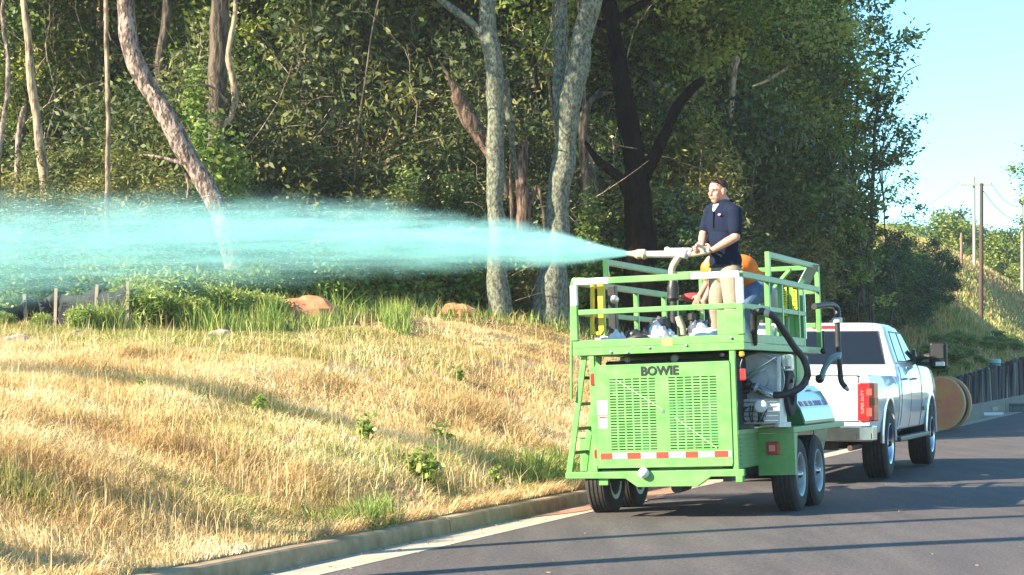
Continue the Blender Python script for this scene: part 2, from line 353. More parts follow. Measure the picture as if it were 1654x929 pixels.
# local frame of kroot: x = right (towards road), y = along the kerb
def kerb_profile(t, dz, x1=0):
    h = KB+.135+dz; return [(-.16, KB-.2), (-.16, h), (-.03, h), (-.008, h-.012), (.002, h-.035), (.012, KB+.01), (.03, KB+.004), (.03, KB-.2)]
t = -14.0; i = 0
while t < 100:
    ln = 2.9 if t < 41 else 6.0; mb = MB(); a, b = t+.006, t+ln-.006; pa, pb = kerb_profile(a, float(kerbtop(a)-KB-.135)), kerb_profile(b, float(kerbtop(b)-KB-.135))
    j = random.uniform(-.004, .004); n = len(pa)
    mb.add([(p[0]+j, a, p[1]+j) for p in pa]+[(p[0]+j, b, p[1]+j) for p in pb], [tuple(range(n)), tuple(range(2*n-1, n-1, -1))]+[(q, q+n, (q+1) % n+n, (q+1) % n) for q in range(n)])
    mb.build('kerb_section', conc if t < 27 else conc2, kroot)
    m2 = MB(); m2.add([(.032, a, KB+.004), (.52, a, float(roadz(-.52))+.004), (.52, b, float(roadz(-.52))+.004), (.032, b, KB+.004), (.032, a, KB-.1), (.52, a, KB-.1), (.52, b, KB-.1), (.032, b, KB-.1)],
              [(0,1,2,3),(4,5,6,7),(0,1,5,4),(1,2,6,5),(2,3,7,6),(3,0,4,7)])
    m2.build('gutter_section', concg, kroot)
    t += ln; i += 1
# storm-drain slot in the far kerb
mb = MB(); mb.box((.006, 51, KB+.16), (.03, 53.4, KB+.30)); mb.build('drain_slot', M['black'], kroot)
# reddish silt washed along the gutter by the trailer wheels
silt = mat('red_silt', (.33, .13, .07), .95, col2=(.42, .24, .15), scale=6, amt=.5, bump=.004, bscale=40)
mb = MB(); pts = []
for k in range(41):
    t = -.6+k*.16; wd = .55*math.sin(math.pi*k/40)**.6*(1+.5*mnoise.noise(Vector((t*1.7, 3, 0)))); pts.append((t, max(.02, wd)))
vs_ = []; fs_ = []
for k, (t, wd) in enumerate(pts):
    for q in range(4):
        u = .035+wd*q/3; vs_.append((u, t+.04*mnoise.noise(Vector((t*5, q, 1))), (KB+.009 if q == 0 else max(KB+.009+(float(roadz(-.52))-KB)*u/.52, float(roadz(-u))+.009))))
for k in range(40):
    for q in range(3): fs_.append((k*4+q, k*4+q+1, k*4+q+5, k*4+q+4))
mb.add(vs_, fs_); mb.build('silt', silt, None, kind='stuff').matrix_world = kroot.matrix_basis.copy()
# ------------------------------------------------------------------ the hydroseeding trailer
TH = R(19.6); TR = Vector((math.cos(TH), -math.sin(TH), 0)); TD = Vector((math.sin(TH), math.cos(TH), 0))
tloc = Vector((2.188, 18.745, 0))-TR*.825; tloc.z = -.045
tr = empty('seeding_trailer', tloc, (0, R(-1.9), -TH), label='green tandem-axle hydroseeding trailer with railed platform, hitched behind the white pickup', cat='trailer')
TM = Matrix.LocRotScale(tloc, tr.rotation_euler, None); TI = TM.inverted()
def pick(x, y, axis, val):
    """point of the trailer's own frame on the plane axis = val that lies at photo pixel (x, y)"""
    o = TI @ Vector((0, 0, H)); d = (TI.to_3x3() @ ray(x, y)); s = (val-o[axis])/d[axis]; return o+d*s
tl = lambda x, y, l: pick(x, y, 1, l)
tw = lambda x, y, w_: pick(x, y, 0, w_)
G = M['green']; GD = M['greendusty']
WL, WR = -.825, .825; PL = 3.72
# chassis and bumper
mb = MB(); mb.beam((-.6, .05, .42), (-.6, 3.5, .42), .08, .14); mb.beam((.6, .05, .42), (.6, 3.5, .42), .08, .14)
for l in (.6, 1.2, 2.1, 3.4): mb.beam((-.6, l, .42), (.6, l, .42), .06, .12)
mb.beam((-.6, 3.4, .42), (-.05, 4.9, .46), .08, .12); mb.beam((.6, 3.4, .42), (.05, 4.9, .46), .08, .12)
mb.build('chassis', M['black'], tr, bevel=.005)
mb = MB(); mb.prism([(-.94, .405), (-.351, .395), (-.238, .315), (.34, .315), (.47, .40), (.78, .40), (.78, .465), (-.94, .462)], -.03, .03); 
mb.box((.70, -.03, .345), (.765, .05, .402)); mb.box((-.62, .0, .335), (-.53, .06, .398))
mb.build('bumper', G, tr, bevel=.006)
mb = MB(); c0 = tl(1040, 764, -.05); mb.lathe([(.0, -.05), (.03, -.045), (.047, -.02), (.052, .01), (.045, .03), (.02, .05)], Matrix.Translation(c0) @ Matrix.Rotation(R(90), 4, 'X'), 16)
mb.build('drain_cap', M['white'], tr, smooth=True)
mb = MB(); mb.tube([(.1, .12, .30), (.1, .5, .31)], .055, 12); mb.build('drain_pipe', M['black'], tr, smooth=True)
# rear frame posts and engine compartment
mb = MB(); mb.beam((-.645, .0, .46), (-.645, .0, 1.555), .048, .05, (0, 1, 0)); mb.build('corner_post', G, tr, bevel=.005); mb = MB(); mb.beam((.706, .0, .46), (.706, .0, 1.555), .052, .05, (0, 1, 0)); mb.build('corner_post', G, tr, bevel=.005)
mb = MB(); mb.box((-.62, .32, .5), (.66, 1.0, 1.5)); mb.build('engine_block', mat('engine_dark', (.012, .014, .014), .6, col2=(.03, .05, .05), scale=7, amt=.6), tr, bevel=.02)
for (x, y, r_) in ((1089, 579, .036), (1013, 581, .028), (1165, 573, .018)):
    c0 = tl(x, y, .30); mb = MB(); mb.lathe([(r_, .06), (r_, 0), (r_*.75, -.006), (r_*.7, .004), (r_*.25, .004), (r_*.25, -.01)], Matrix.Translation(c0) @ Matrix.Rotation(R(-90), 4, 'X'), 20); mb.build('pipe_cap', M['steel'], tr, smooth=True)
mb = MB(); mb.box((-.62, .2, .52), (-.16, .31, 1.2)); mb.box((-.1, .22, .7), (.5, .31, 1.25)); mb.build('radiator', mat('teal_engine_paint', (.03, .20, .18), .5, col2=(.02, .05, .06), scale=6, amt=.6), tr, bevel=.01)
# slotted rear door
x0, x1, z0, z1 = -.608, .673, .515, 1.445
xs = {x0, x1}; zs = {z0, z1}; holes = []
zt, zb, nr = 1.335, .655, 26; pz = (zt-zb)/nr
for (a, b) in ((-.482, -.024), (.089, .56)):
    px = (b-a)/6
    for c in range(6): xs |= {a+px*c+.1*px, a+px*c+.9*px}
for r_ in range(nr): zs |= {zb+pz*(r_+.3), zb+pz*(r_+.68)}
xs, zs = sorted(xs), sorted(zs); mb = MB(); V_ = [(x, 0, z) for z in zs for x in xs]; nx = len(xs); F_ = []
for k in range(len(zs)-1):
    zc = (zs[k]+zs[k+1])/2; hz = zb < zc < zt and .3 < ((zc-zb)/pz) % 1 < .68
    for i in range(nx-1):
        xc = (xs[i]+xs[i+1])/2; hx = False
        for (a, b) in ((-.482, -.024), (.089, .56)):
            if a < xc < b and .1 < ((xc-a)/((b-a)/6)) % 1 < .9: hx = True
        if not (hz and hx): F_.append((k*nx+i, k*nx+i+1, (k+1)*nx+i+1, (k+1)*nx+i))
mb.add([(v[0], -.035, v[2]) for v in V_], F_)
door = mb.build('slotted_door', G, tr, solid=.004)
mb = MB(); fr = .012
mb.box((x0-.004, -.037, z0-.02), (x1+.004, .0, z0+.0)); mb.box((x0-.004, -.037, z1), (x1+.004, .0, z1+.015)); mb.box((x0-.012, -.036, z0), (x0, .0, z1)); mb.box((x1, -.036, z0), (x1+.01, .0, z1))
mb.build('door_rim', G, door, bevel=.003)
mb = MB(); mb.box((.02, -.041, 1.0), (.045, -.035, 1.025)); mb.build('latch', M['chrome'], door)
mb = MB(); mb.beam(tl(996, 614, -.043), tl(1071, 662, -.043), .004, .008, (1, 0, .6)); mb.beam(tl(1090, 674, -.043), tl(1158, 724, -.043), .004, .008, (1, 0, .6)); mb.build('diagonal_sun_streak', mat('sun_streak_green', (.32, .52, .28), .5), door)  # streak of sunlight across the door, modelled as thin pale bars
for k in range(10):
    e = [976, 996, 1020, 1042, 1067, 1087, 1114, 1134, 1160, 1182, 1187]; a, b = [(-.608+(q-972)/(1187-972)*1.281) for q in e[k:k+2]]
    mb = MB(); mb.box((a+.002, -.040, .582), (b-.002, -.0355, .636)); mb.build('reflective_tape', M['redtape'] if k % 2 == 0 else M['whitetape'], door, label=('red' if k % 2 == 0 else 'white')+' block of the reflective strip')
mb = MB(); mb.box((-.600, -.0395, 1.0), (-.50, -.036, 1.13)); mb.build('sticker', M['whitetape'], door); mb = MB(); mb.box((-.585, -.041, 1.03), (-.53, -.0397, 1.115)); mb.build('sticker_print', mat('sticker_grey_print', (.35, .38, .36), .5), door)
mb = MB(); mb.box((-.590, -.0395, .87), (-.505, -.036, .985)); mb.mi = 1; mb.box((-.585, -.041, .965), (-.51, -.0397, .98)); mb.build('sticker', [mat('pale_sticker', (.55, .72, .62), .4), M['redtape']], door)
def text(s, size, M4, material, name, parent, off=.0, ext=.002, sx=1.0):
    cu = bpy.data.curves.new(name, 'FONT'); cu.body = s; cu.size = size; cu.offset = off; cu.extrude = ext; cu.align_x = 'CENTER'; cu.align_y = 'CENTER'; cu.resolution_u = 3
    o = bpy.data.objects.new(name, cu); C.objects.link(o); dg = bpy.context.evaluated_depsgraph_get(); me = bpy.data.meshes.new_from_object(o.evaluated_get(dg))
    C.objects.unlink(o); bpy.data.objects.remove(o); me.transform(M4 @ Matrix.Diagonal((sx, 1, 1, 1))); me.materials.clear(); me.materials.append(material); return link(name, me, parent)
FACE_REAR = Matrix.Rotation(R(90), 4, 'X')            # text plane facing -y, reading left to right from behind
ink = mat('black_ink', (.01, .01, .012), .5)
text('BOWIE', .115, Matrix.Translation((.015, -.039, 1.388)) @ FACE_REAR, ink, 'lettering', door, off=.0035, sx=1.0)
# side boxes
mb = MB(); mb.box((-.66, .03, .46), (-.645, 1.1, 1.3)); mb.box((-.66, .03, .46), (.72, 1.1, .475)); mb.build('side_panel', G, tr, bevel=.003)
sp = MB(); sp.box((.705, .03, .46), (.72, .9, .80)); sidep = sp.build('side_panel', GD, tr, bevel=.003)
for k in range(7):
    z = .50+k*.038; mb = MB(); mb.add([(.721, .1, z), (.721, .8, z), (.733, .8, z+.002), (.733, .1, z+.002), (.721, .1, z+.02), (.721, .8, z+.02)], [(0,1,2,3),(3,2,5,4),(0,3,4),(1,5,2)]); mb.build('louvre', GD, sidep)
# fender shelf, plates, tail lamps
mb = MB(); mb.box((.70, .84, .765), (1.075, 3.47, .82)); mb.box((.70, -.02, .775), (.74, .86, .82)); mb.build('shelf', GD, tr, bevel=.006)
mb = MB(); mb.box((-1.075, .84, .765), (-.70, 3.47, .82)); mb.build('shelf', GD, tr, bevel=.006)
for s in (1, -1):
    mb = MB(); a, b = sorted((s*.715, s*1.072)); mb.box((a, .855, .365), (b, .87, .762)); fp = mb.build('fender_plate', G if s > 0 else G, tr, bevel=.003)
    mb = MB(); mb.prism([(.87, .365), (.87, .762), (1.02, .762), (.90, .365)], s*1.06, s*1.072, axis=0); mb.build('fender_side', GD, tr, bevel=.003); mb = MB(); mb.prism([(2.62, .762), (3.40, .762), (2.95, .42), (2.70, .45)], s*.90, s*.912, axis=0); mb.build('fender_side', M['greengloss'], tr, bevel=.003)  # front fender side takes the darker tank green to stand for shade
c0 = tl(1248.5, 724, .85); mb = MB(); mb.cbox((c0.x, .845, c0.z), (.125, .03, .125)); q = mb.build('tail_lamp', M['red'], tr, bevel=.012); 
mb = MB(); mb.cbox((c0.x-.005, .826, c0.z), (.06, .006, .06)); mb.build('lamp_lens', mat('pink_lens', (.75, .30, .28), .2, coat=.5), q, bevel=.01)
mb = MB(); mb.cbox((-c0.x, .845, c0.z), (.125, .03, .125)); mb.build('tail_lamp', M['red'], tr, bevel=.012)
for (x, y, wx, hz, m_) in ((1200, 605, .055, .11, 'red'), (1198, 572, .045, .05, 'amber'), (957.5, 613, .04, .115, 'red'), (963, 733, .03, .085, 'red')):
    c0 = tl(x, y, -.02); mb = MB(); mb.cbox(c0, (wx, .04, hz)); mb.build('marker_lamp', M[m_], tr, bevel=.012, label=('amber' if m_ == 'amber' else 'red')+' marker lamp')
# wheels: right face looks towards the camera
def wheel(parent, c, rad, wid, rim_r, side, tyre_m, rim_m, spokes=8, name='wheel', grooves=4):
    e = empty(name, c, (0, R(90)*side, 0)); e.parent = parent
    pr = [(rim_r, -wid/2+.01), (rim_r+.02, -wid/2), (rad*.86, -wid/2-.004), (rad*.95, -wid/2+.012), (rad*.985, -wid/2+.03)]
    for k in range(grooves):
        z = -wid/2+.03+(wid-.06)*(k+.5)/grooves; g = (wid-.06)/grooves*.16
        pr += [(rad, z-g*2.4), (rad, z-g), (rad-.012, z-g*.7), (rad-.012, z+g*.7), (rad, z+g), (rad, z+g*2.4)] 
    pr += [(rad*.985, wid/2-.03), (rad*.95, wid/2-.012), (rad*.86, wid/2+.004), (rim_r+.02, wid/2), (rim_r, wid/2-.01)]
    mb = MB(); mb.lathe(pr, Matrix.Identity(4), 48); mb.f = mb.f[:-2]; mb.m = mb.m[:-2]; mb.build('tyre', tyre_m, e, smooth=True, ang=30)
    mb = MB(); o = wid/2
    mb.lathe([(rim_r+.012, o-.006), (rim_r+.004, o+.002), (rim_r-.012, o-.004), (rim_r-.03, o-.03), (rim_r-.035, o-.10), (rim_r-.035, -o+.01), (rim_r+.01, -o+.005)], Matrix.Identity(4), 40); mb.f = mb.f[:-2]; mb.m = mb.m[:-2]
    zc = o-.055
    mb.lathe([(.001, zc+.035), (.035, zc+.035), (.05, zc+.02), (.055, zc), (rim_r*.45, zc-.002)], Matrix.Identity(4), 24); mb.f = mb.f[:-1]; mb.m = mb.m[:-1]
    for k in range(spokes):
        a = 2*math.pi*k/spokes; ca, sa = math.cos(a), math.sin(a); wd = rim_r*.20
        q = lambda r_, s_, z: (r_*ca-s_*sa, r_*sa+s_*ca, z)
        r1, r2 = rim_r*.25, rim_r-.03
        mb.add([q(r1, -wd*.5, zc+.004), q(r1, wd*.5, zc+.004), q(r2, wd*.62, zc-.02), q(r2, -wd*.62, zc-.02), q(r1, -wd*.5, zc-.03), q(r1, wd*.5, zc-.03), q(r2, wd*.62, zc-.06), q(r2, -wd*.62, zc-.06)],
               [(0,1,2,3),(7,6,5,4),(0,4,5,1),(1,5,6,2),(2,6,7,3),(3,7,4,0)])
    for k in range(6):
        a = 2*math.pi*(k+.5)/6; mb.tube([(math.cos(a)*.085, math.sin(a)*.085, zc-.01), (math.cos(a)*.085, math.sin(a)*.085, zc+.016)], .011, 6)
    mb.build('rim', rim_m, e, smooth=True, ang=40)
    mb = MB(); mb.lathe([(.001, zc-.075), (rim_r-.036, zc-.075), (rim_r-.036, zc-.085), (.001, zc-.085)], Matrix.Identity(4), 24); mb.build('brake_drum', M['black'], e)
    mb = MB(); mb.lathe([(.001, zc+.07), (.02, zc+.068), (.035, zc+.05), (.04, zc+.03)], Matrix.Identity(4), 16); mb.build('hub_cap', M['black'] if spokes > 6 else M['chrome'], e, smooth=True)
    return e
rim_s = mat('dusty_steel_rim', (.50, .51, .52), .45, .3, col2=(.35, .34, .33), scale=9, amt=.4)
for l in (1.24, 2.12):
    wheel(tr, (.935, l, .355), .36, .225, .205, 1, M['rubber'], rim_s, 5)
    wheel(tr, (-.935, l, .355), .36, .225, .205, -1, M['rubber'], rim_s, 5)
    mb = MB(); mb.tube([(-.9, l, .355), (.9, l, .355)], .035, 10); mb.build('axle', M['black'], tr, smooth=True)
# deck, toe boards
mb = MB(); mb.box((WL, -.035, 1.557), (WR, .0, 1.625)); mb.box((WL, -.03, 1.627), (WR, -.005, 1.70)); mb.box((.58, -.03, 1.70), (.775, -.008, 1.93)); mb.build('toe_board', G, tr, bevel=.004)
for s in (WR, WL):
    a, b = sorted((s, s*.965)); mb = MB(); mb.box((a, .0, 1.557), (b, PL, 1.622)); mb.box((a+.003, .0, 1.625), (b-.003, 2.75, 1.71)); mb.build('toe_board', GD, tr, bevel=.004)
mb = MB(); mb.box((WL+.03, .0, 1.56), (WR-.03, PL-.02, 1.575)); mb.build('deck', mat('deck_plate', (.10, .16, .08), .6, col2=(.14, .12, .08), scale=6, amt=.5), tr)
c0 = tl(1078, 552, -.03); mb = MB(); mb.cbox((c0.x, -.0335, c0.z-.005), (.10, .004, .06)); mb.build('sticker', mat('orange_sticker', (.85, .55, .12), .5), tr)
for x, y in ((1014, 570), (987, 569), (1109, 558), (1049, 562), (1181, 546)):
    c0 = tl(x, y, -.037); mb = MB(); mb.lathe([(.012, 0), (.012, .008), (.001, .011)], Matrix.Translation(c0) @ Matrix.Rotation(R(90), 4, 'X'), 8); mb.build('bolt', M['chrome'], tr)
# guard rails: every bar a part
def bar(p, q, a=.05, b=None, m_=None, nm='rail_bar', lab=None):
    mb = MB(); mb.beam(p, q, a, b); return mb.build(nm, m_ or G, tr, bevel=.006, label=lab)
zT, zM, zH = 2.255, 1.965, 2.50
wL, wR = WL+.025, WR-.025
glareWhite = mat('sun_glare_white', (.80, .86, .78), .4, coat=.3)  # sun glare on rail ends and post tops, put into the colour
bar((wL, -.01, zT), (-.45, -.01, zT), .05, .06, glareWhite, lab='end of the rear top rail, coloured white as sun glare'); bar((-.447, -.01, zT), (.34, -.01, zT), .05, .06, G); bar((.343, -.01, zT), (wR, -.01, zT), .05, .06, glareWhite, lab='end of the rear top rail, coloured white as sun glare')
bar((wL+.03, -.01, zM), (wR-.03, -.01, zM), .04, .05)
bar((wL, -.012, 1.70), (wL, -.012, 2.03), .062, .062, G, 'rail_post'); bar((wL, -.012, 2.032), (wL, -.012, zT-.032), .062, .062, glareWhite, 'rail_post', 'top of the left corner post, coloured white as sun glare')
bar((wR, -.012, 1.70), (wR, -.012, 1.98), .062, .062, G, 'rail_post'); bar((wR, -.012, 1.982), (wR, -.012, zT-.032), .062, .062, glareWhite, 'rail_post', 'top of the right corner post, coloured white as sun glare')
for k, (wq, posts) in enumerate(((wR, (1.15, 1.75, 2.55)), (wL, (.9, 2.1, 3.2)))):
    mm = GD
    bar((wq, .03, zT), (wq, 3.66, zT), .05, .06, mm); bar((wq, .03, zM), (wq, 2.9, zM), .04, .05, mm)
    for l in posts: bar((wq, l, 1.70), (wq, l, zT-.03), .05, .05, G, 'rail_post')
la = pick(1239, 393, 0, wR).y; lb = pick(978, 414, 0, wL).y
bar((wR, la, zT+.03), (wR, la, zH+.03), .05, .05, G, 'rail_post'); bar((wR, la+.02, zH), (wR, 3.66, zH), .05, .06, GD); bar((wR, 3.69, 1.62), (wR, 3.69, zH+.03), .05, .05, G, 'rail_post')
bar((wR-.06, 2.95, 1.62), (wR-.06, 2.95, zT-.03), .10, .05, G, 'rail_post')
bar((wL, lb, zT+.03), (wL, lb, zH+.03), .05, .05, G, 'rail_post'); bar((wL, lb+.02, zH), (wL, 3.66, zH), .05, .06, GD); bar((wL, 3.69, 1.62), (wL, 3.69, zH+.03), .05, .05, G, 'rail_post')
for z in (zH, zT-.02, zM-.1): bar((wL+.03, 3.69, z), (wR-.03, 3.69, z), .05, .05, G)
bar((-.50, 3.69, 1.62), (-.50, 3.69, zH-.03), .045, .05, G, 'rail_post')
bar((.1, 3.67, zT-.2), (.55, 3.5, zH-.02), .05, .04, G, 'brace')
# yellow grab frame by the ladder, black box lamp
mb = MB(); a = tl(957, 460, .12); b = tl(957, 535, .12); c = tl(973, 536, .12); d = tl(973, 460, .12)
mb.tube(smoothline([a, (a+b)/2, b, b+Vector((.03, 0, -.02)), c, (c+d)/2, d], 4), .022, 8); mb.box((c.x-.03, .10, b.z), (c.x+.02, .14, a.z+.02)); mb.build('grab_frame', M['yellow'], tr, smooth=True)
mb = MB(); a = tl(983, 462, .5); b = tl(998, 545, .5); mb.box((a.x, .45, b.z), (b.x, .55, a.z)); q = mb.build('work_lamp', M['black'], tr, bevel=.01)
c0 = tl(993, 484, .44); mb = MB(); mb.lathe([(.04, 0), (.042, -.012), (.001, -.02)], Matrix.Translation(c0) @ Matrix.Rotation(R(-90), 4, 'X'), 16); mb.build('lamp_lens', M['chrome'], q, smooth=True)
# ladder on the left side and its hand rail
a0, a1 = tl(944, 575, .03), tl(919, 771, .03); b0, b1 = Vector((a0.x, .50, a0.z)), Vector((a1.x, .50, a1.z))
lad = MB().beam(a0, a1, .03, .055).build('ladder', G, tr, bevel=.004)
MB().beam(b0, b1, .03, .055).build('stringer', G, lad, bevel=.004)
for y in (611, 653, 693, 732):
    z = tl(930, y, .03).z; f = (z-a1.z)/(a0.z-a1.z); p = a1.lerp(a0, f); mb = MB(); mb.beam((p.x, .03, p.z), (p.x, .50, p.z), .035, .03); mb.build('rung', M['black'], lad, bevel=.004)
mb = MB(); mb.tube(smoothline([tl(945, 451, -.02), tl(932, 451, -.02), tl(924, 458, -.02), tl(923, 520, -.02), tl(923, 645, -.02)], 6), .014, 8); mb.build('hand_rail', G, tr, smooth=True)
mb = MB(); mb.beam((a1.x, .0, .43), (a1.x, .52, .43), .03, .05); mb.build('ladder_foot', G, lad, bevel=.004)
# tank body and fittings on the right
mb = MB(); mb.box((-.72, 1.12, .83), (.70, 3.55, 1.555)); mb.build('tank', GD, tr, bevel=.03, seg=3)
mb = MB(); mb.prism([(.705, 1.22), (.78, 1.215), (.86, 1.15), (.96, .98), (1.0, .86), (1.0, .822), (.705, .822)], 1.75, 3.35); mb.build('tank_skirt', M['greengloss'], tr, bevel=.012)
mb = MB(); mb.prism([(-.705, 1.22), (-.86, 1.15), (-.96, .98), (-1.0, .822), (-.705, .822)], 1.3, 3.35); mb.build('tank_skirt', M['greengloss'], tr, bevel=.012)
n_ = Vector((.17, 0, .10)).normalized()
for k in range(12):
    l = 1.85+k*.12; c_ = ('redtape', 'whitetape', 'redtape', 'whitetape')[k % 4] if k < 6 else ('flagblue', 'whitetape', 'flagblue', 'redtape')[k % 4]
    if 'flagblue' not in M: M['flagblue'] = mat('blue_stripe', (.03, .05, .35), .4)
    mb = MB(); a, b = Vector((.916, l, 1.055)), Vector((.944, l, 1.007)); o_ = n_*.004
    mb.add([a+o_, a+o_+Vector((0, .085, 0)), b+o_+Vector((0, .085, 0)), b+o_], [(0, 1, 2, 3)]); mb.build('flag_stripe', M[c_], tr, solid=.002)
mb = MB(); mb.box((.701, 2.3, 1.25), (.712, 2.62, 1.54)); mb.box((.701, 2.85, 1.25), (.712, 3.05, 1.54)); mb.build('reflection_patch', G, tr, bevel=.003)  # darker green rectangles standing for reflections on the upper tank side
# hose reel, pump block
c0 = tl(1226, 613, .72); MX = lambda p: Matrix.Translation(p) @ Matrix.Rotation(R(-90), 4, 'X')
mb = MB(); mb.lathe([(.245, .012), (.25, .0), (.245, -.012), (.235, -.004), (.20, .004), (.10, -.002), (.09, -.03), (.04, -.03), (.001, -.03)], MX(c0), 40); reel = mb.build('hose_reel', M['steel'], tr, smooth=True, ang=30)
mb = MB(); mb.lathe([(.12, 0), (.12, .42)], MX(c0), 24); mb.build('drum', M['steel'], reel, smooth=True)
mb = MB()
for k in range(7): mb.lathe([(.19+.025*math.cos(a), .06+k*.052+.025*math.sin(a)) for a in [R(q) for q in range(0, 360, 45)]], MX(c0), 28, closed=True)
mb.build('wound_hose', M['hose'], reel, smooth=True)
mb = MB(); mb.lathe([(.245, .44), (.25, .43), (.245, .42)], MX(c0), 40); mb.build('flange', M['steel'], reel, smooth=True)
mb = MB(); mb.beam(tl(1196, 612, .68), tl(1253, 577, .68), .012); mb.beam(tl(1203, 616, .68), tl(1235, 596, .68), .02); mb.build('reel_crank', M['chrome'], reel)
mb = MB(); a, b = tl(1199, 645, .6), tl(1259, 684, .6); mb.box((a.x, .58, b.z), (b.x, .95, a.z)); pump = mb.build('pump_box', M['steel'], tr, bevel=.006)
for k in range(5):
    z = b.z+.03+(a.z-b.z-.06)*k/4; mb = MB(); mb.box((a.x+.01, .572, z-.006), (b.x-.01, .582, z+.006)); mb.build('cooling_fin', M['chrome'], pump)
mb = MB(); c1 = tl(1229, 656, .55); mb.lathe([(.001, -.035), (.05, -.033), (.062, -.02), (.065, .03)], MX(c1), 24); mb.build('filter_cap', M['white'], pump, smooth=True)
mb = MB(); mb.beam(tl(1258, 577, .6), tl(1258, 685, .6), .05, .03); mb.beam(tl(1255, 686, .6), tl(1275, 686, .9), .04, .05); mb.build('bracket', M['steel'], tr, bevel=.004)
mb = MB(); a, b = tl(1265, 574, .75), tl(1280, 597, .75); mb.beam((a.x, .75, a.z), (b.x, .75, a.z), .015); mb.beam((a.x, .75, b.z), (b.x, .75, b.z), .02); mb.beam((b.x, .75, a.z), (b.x, .75, b.z), .02); mb.beam((a.x, .75, a.z), (a.x, .75, b.z), .02); mb.cbox(((a.x+b.x)/2, .8, (a.z+b.z)/2), (.07, .06, .08)); mb.build('hose_guide', M['chrome'], tr, bevel=.003)
mb = MB(); c2 = tl(1269, 634, 1.05); mb.lathe([(.20, -.07), (.225, -.06), (.235, 0), (.225, .06), (.20, .07), (.13, .06), (.12, 0), (.13, -.06)], Matrix.Translation(c2) @ Matrix.Rotation(R(90), 4, 'Y'), 32, closed=True); mb.build('rubber_roller', M['rubber'], tr, smooth=True)
mb = MB(); c1 = tl(1207, 621, .62); mb.ball(c1, .05); mb.ball(tl(1203, 632, .62), (.05, .04, .03)); mb.build('valve', M['black'], tr, smooth=True)
mb = MB(); mb.tube([tl(1216, 624, .6), tl(1232, 632, .58), tl(1251, 638, .56)], [.04, .045, .032], 14); q = mb.build('coupling', M['chrome'], tr, smooth=True)
for x, y, r_ in ((1222, 627, .052), (1240, 635, .042), (1248, 637, .04)):
    mb = MB(); a = tl(x-2, y-1, .59); b = tl(x+2, y+1, .59); mb.tube([a, b], r_, 14); mb.build('collar', M['steel'], q)
hp = [tl(1250, 638, .56), tl(1262, 638, .55), tl(1278, 634, .55), tl(1294, 625, .6), tl(1303, 611, .65), tl(1304, 597, .62), tl(1297, 578, .6), tl(1284, 562, .5), tl(1273, 545, .42), tl(1263, 530, .35), tl(1252, 514, .25), tl(1240, 506, .2), tl(1229, 503, .2), tl(1220, 506, .25), tl(1218, 516, .3), tl(1218, 540, .35), tl(1218, 556, .4)]
hp = [Vector((min(max(p.x, .74), 1.4), p.y, p.z)) if p.z < 1.75 and i < 9 else p for i, p in enumerate(hp)]
mb = MB(); mb.tube(smoothline(hp, 7), .034, 12); hose = mb.build('suction_hose', M['hose'], tr, smooth=True)
c1 = tl(1239, 506, .2); mb = MB(); mb.tube([c1+Vector((-.02, 0, .006)), c1+Vector((.025, 0, -.006))], .042, 14); mb.build('hose_clamp', M['beige'], hose, smooth=True)
for k in range(9):
    p0 = tl(1203+k*4.5, 655+random.uniform(-2, 6), .565); p1 = tl(1203+k*4.5+random.uniform(-14, 10), 682, .55); pm = (p0+p1)/2+Vector((random.uniform(-.05, .05), -.03, -.02))
    mb = MB(); mb.tube(smoothline([p0, pm, p1], 5), .006, 6); mb.build('wire', M['black'], pump, smooth=True)
mb = MB(); mb.tube(smoothline([tl(1199, 580, -.02), tl(1196, 592, -.03), tl(1201, 600, -.03)], 4), .006, 6); mb.build('lamp_wire', M['black'], tr)
# black overflow pipe, grey guard at the front right corner
pp = [tw(1315, 495, .80), tw(1332, 493, .86), tw(1344, 493, .9), tw(1352, 499, .93), tw(1353, 515, .94)]
mb = MB(); mb.tube(smoothline(pp, 6), .034, 12); pipe = mb.build('overflow_pipe', M['black'], tr, smooth=True)
yq = pp[-1].y
mb = MB(); mb.tube(smoothline([tl(1352, 513, yq), tl(1354, 560, yq), tl(1357, 600, yq), tl(1359, 616, yq), tl(1366, 626, yq)], 5), .031, 12); mb.build('down_pipe', M['hose'], pipe, smooth=True)
mb = MB(); mb.tube([tl(1365, 625, yq), tl(1371, 631, yq)], [.03, .018], 10); mb.build('pipe_tip', M['chrome'], pipe, smooth=True)
mb = MB(); mb.tube([tl(1344, 517, yq), tl(1358, 517, yq)], .02, 8); mb.tube([tl(1353, 513, yq), tl(1353, 521, yq)], .052, 14); mb.build('pipe_clamp', M['steel'], pipe, smooth=True)
arc = [tl(1327, 612, 3.3), tl(1331, 597, 3.3), tl(1340, 583, 3.3), tl(1352, 575, 3.3), tl(1358, 575, 3.3)]
mb = MB(); mb.tube(smoothline(arc, 6), .028, 12, flat=1.6); mb.build('intake_duct', mat('silver_blue_duct', (.35, .45, .52), .35, .3), tr, smooth=True)
mb = MB(); c1 = tl(1324, 612, 3.3); mb.ball(c1, .05); mb.build('duct_end', M['black'], tr, smooth=True)
mb = MB(); mb.tube([tl(1330, 534, 3.4), tl(1330, 568, 3.4)], .012, 8); mb.ball(tl(1330, 567, 3.4), .035); mb.build('level_rod', M['black'], tr, smooth=True)
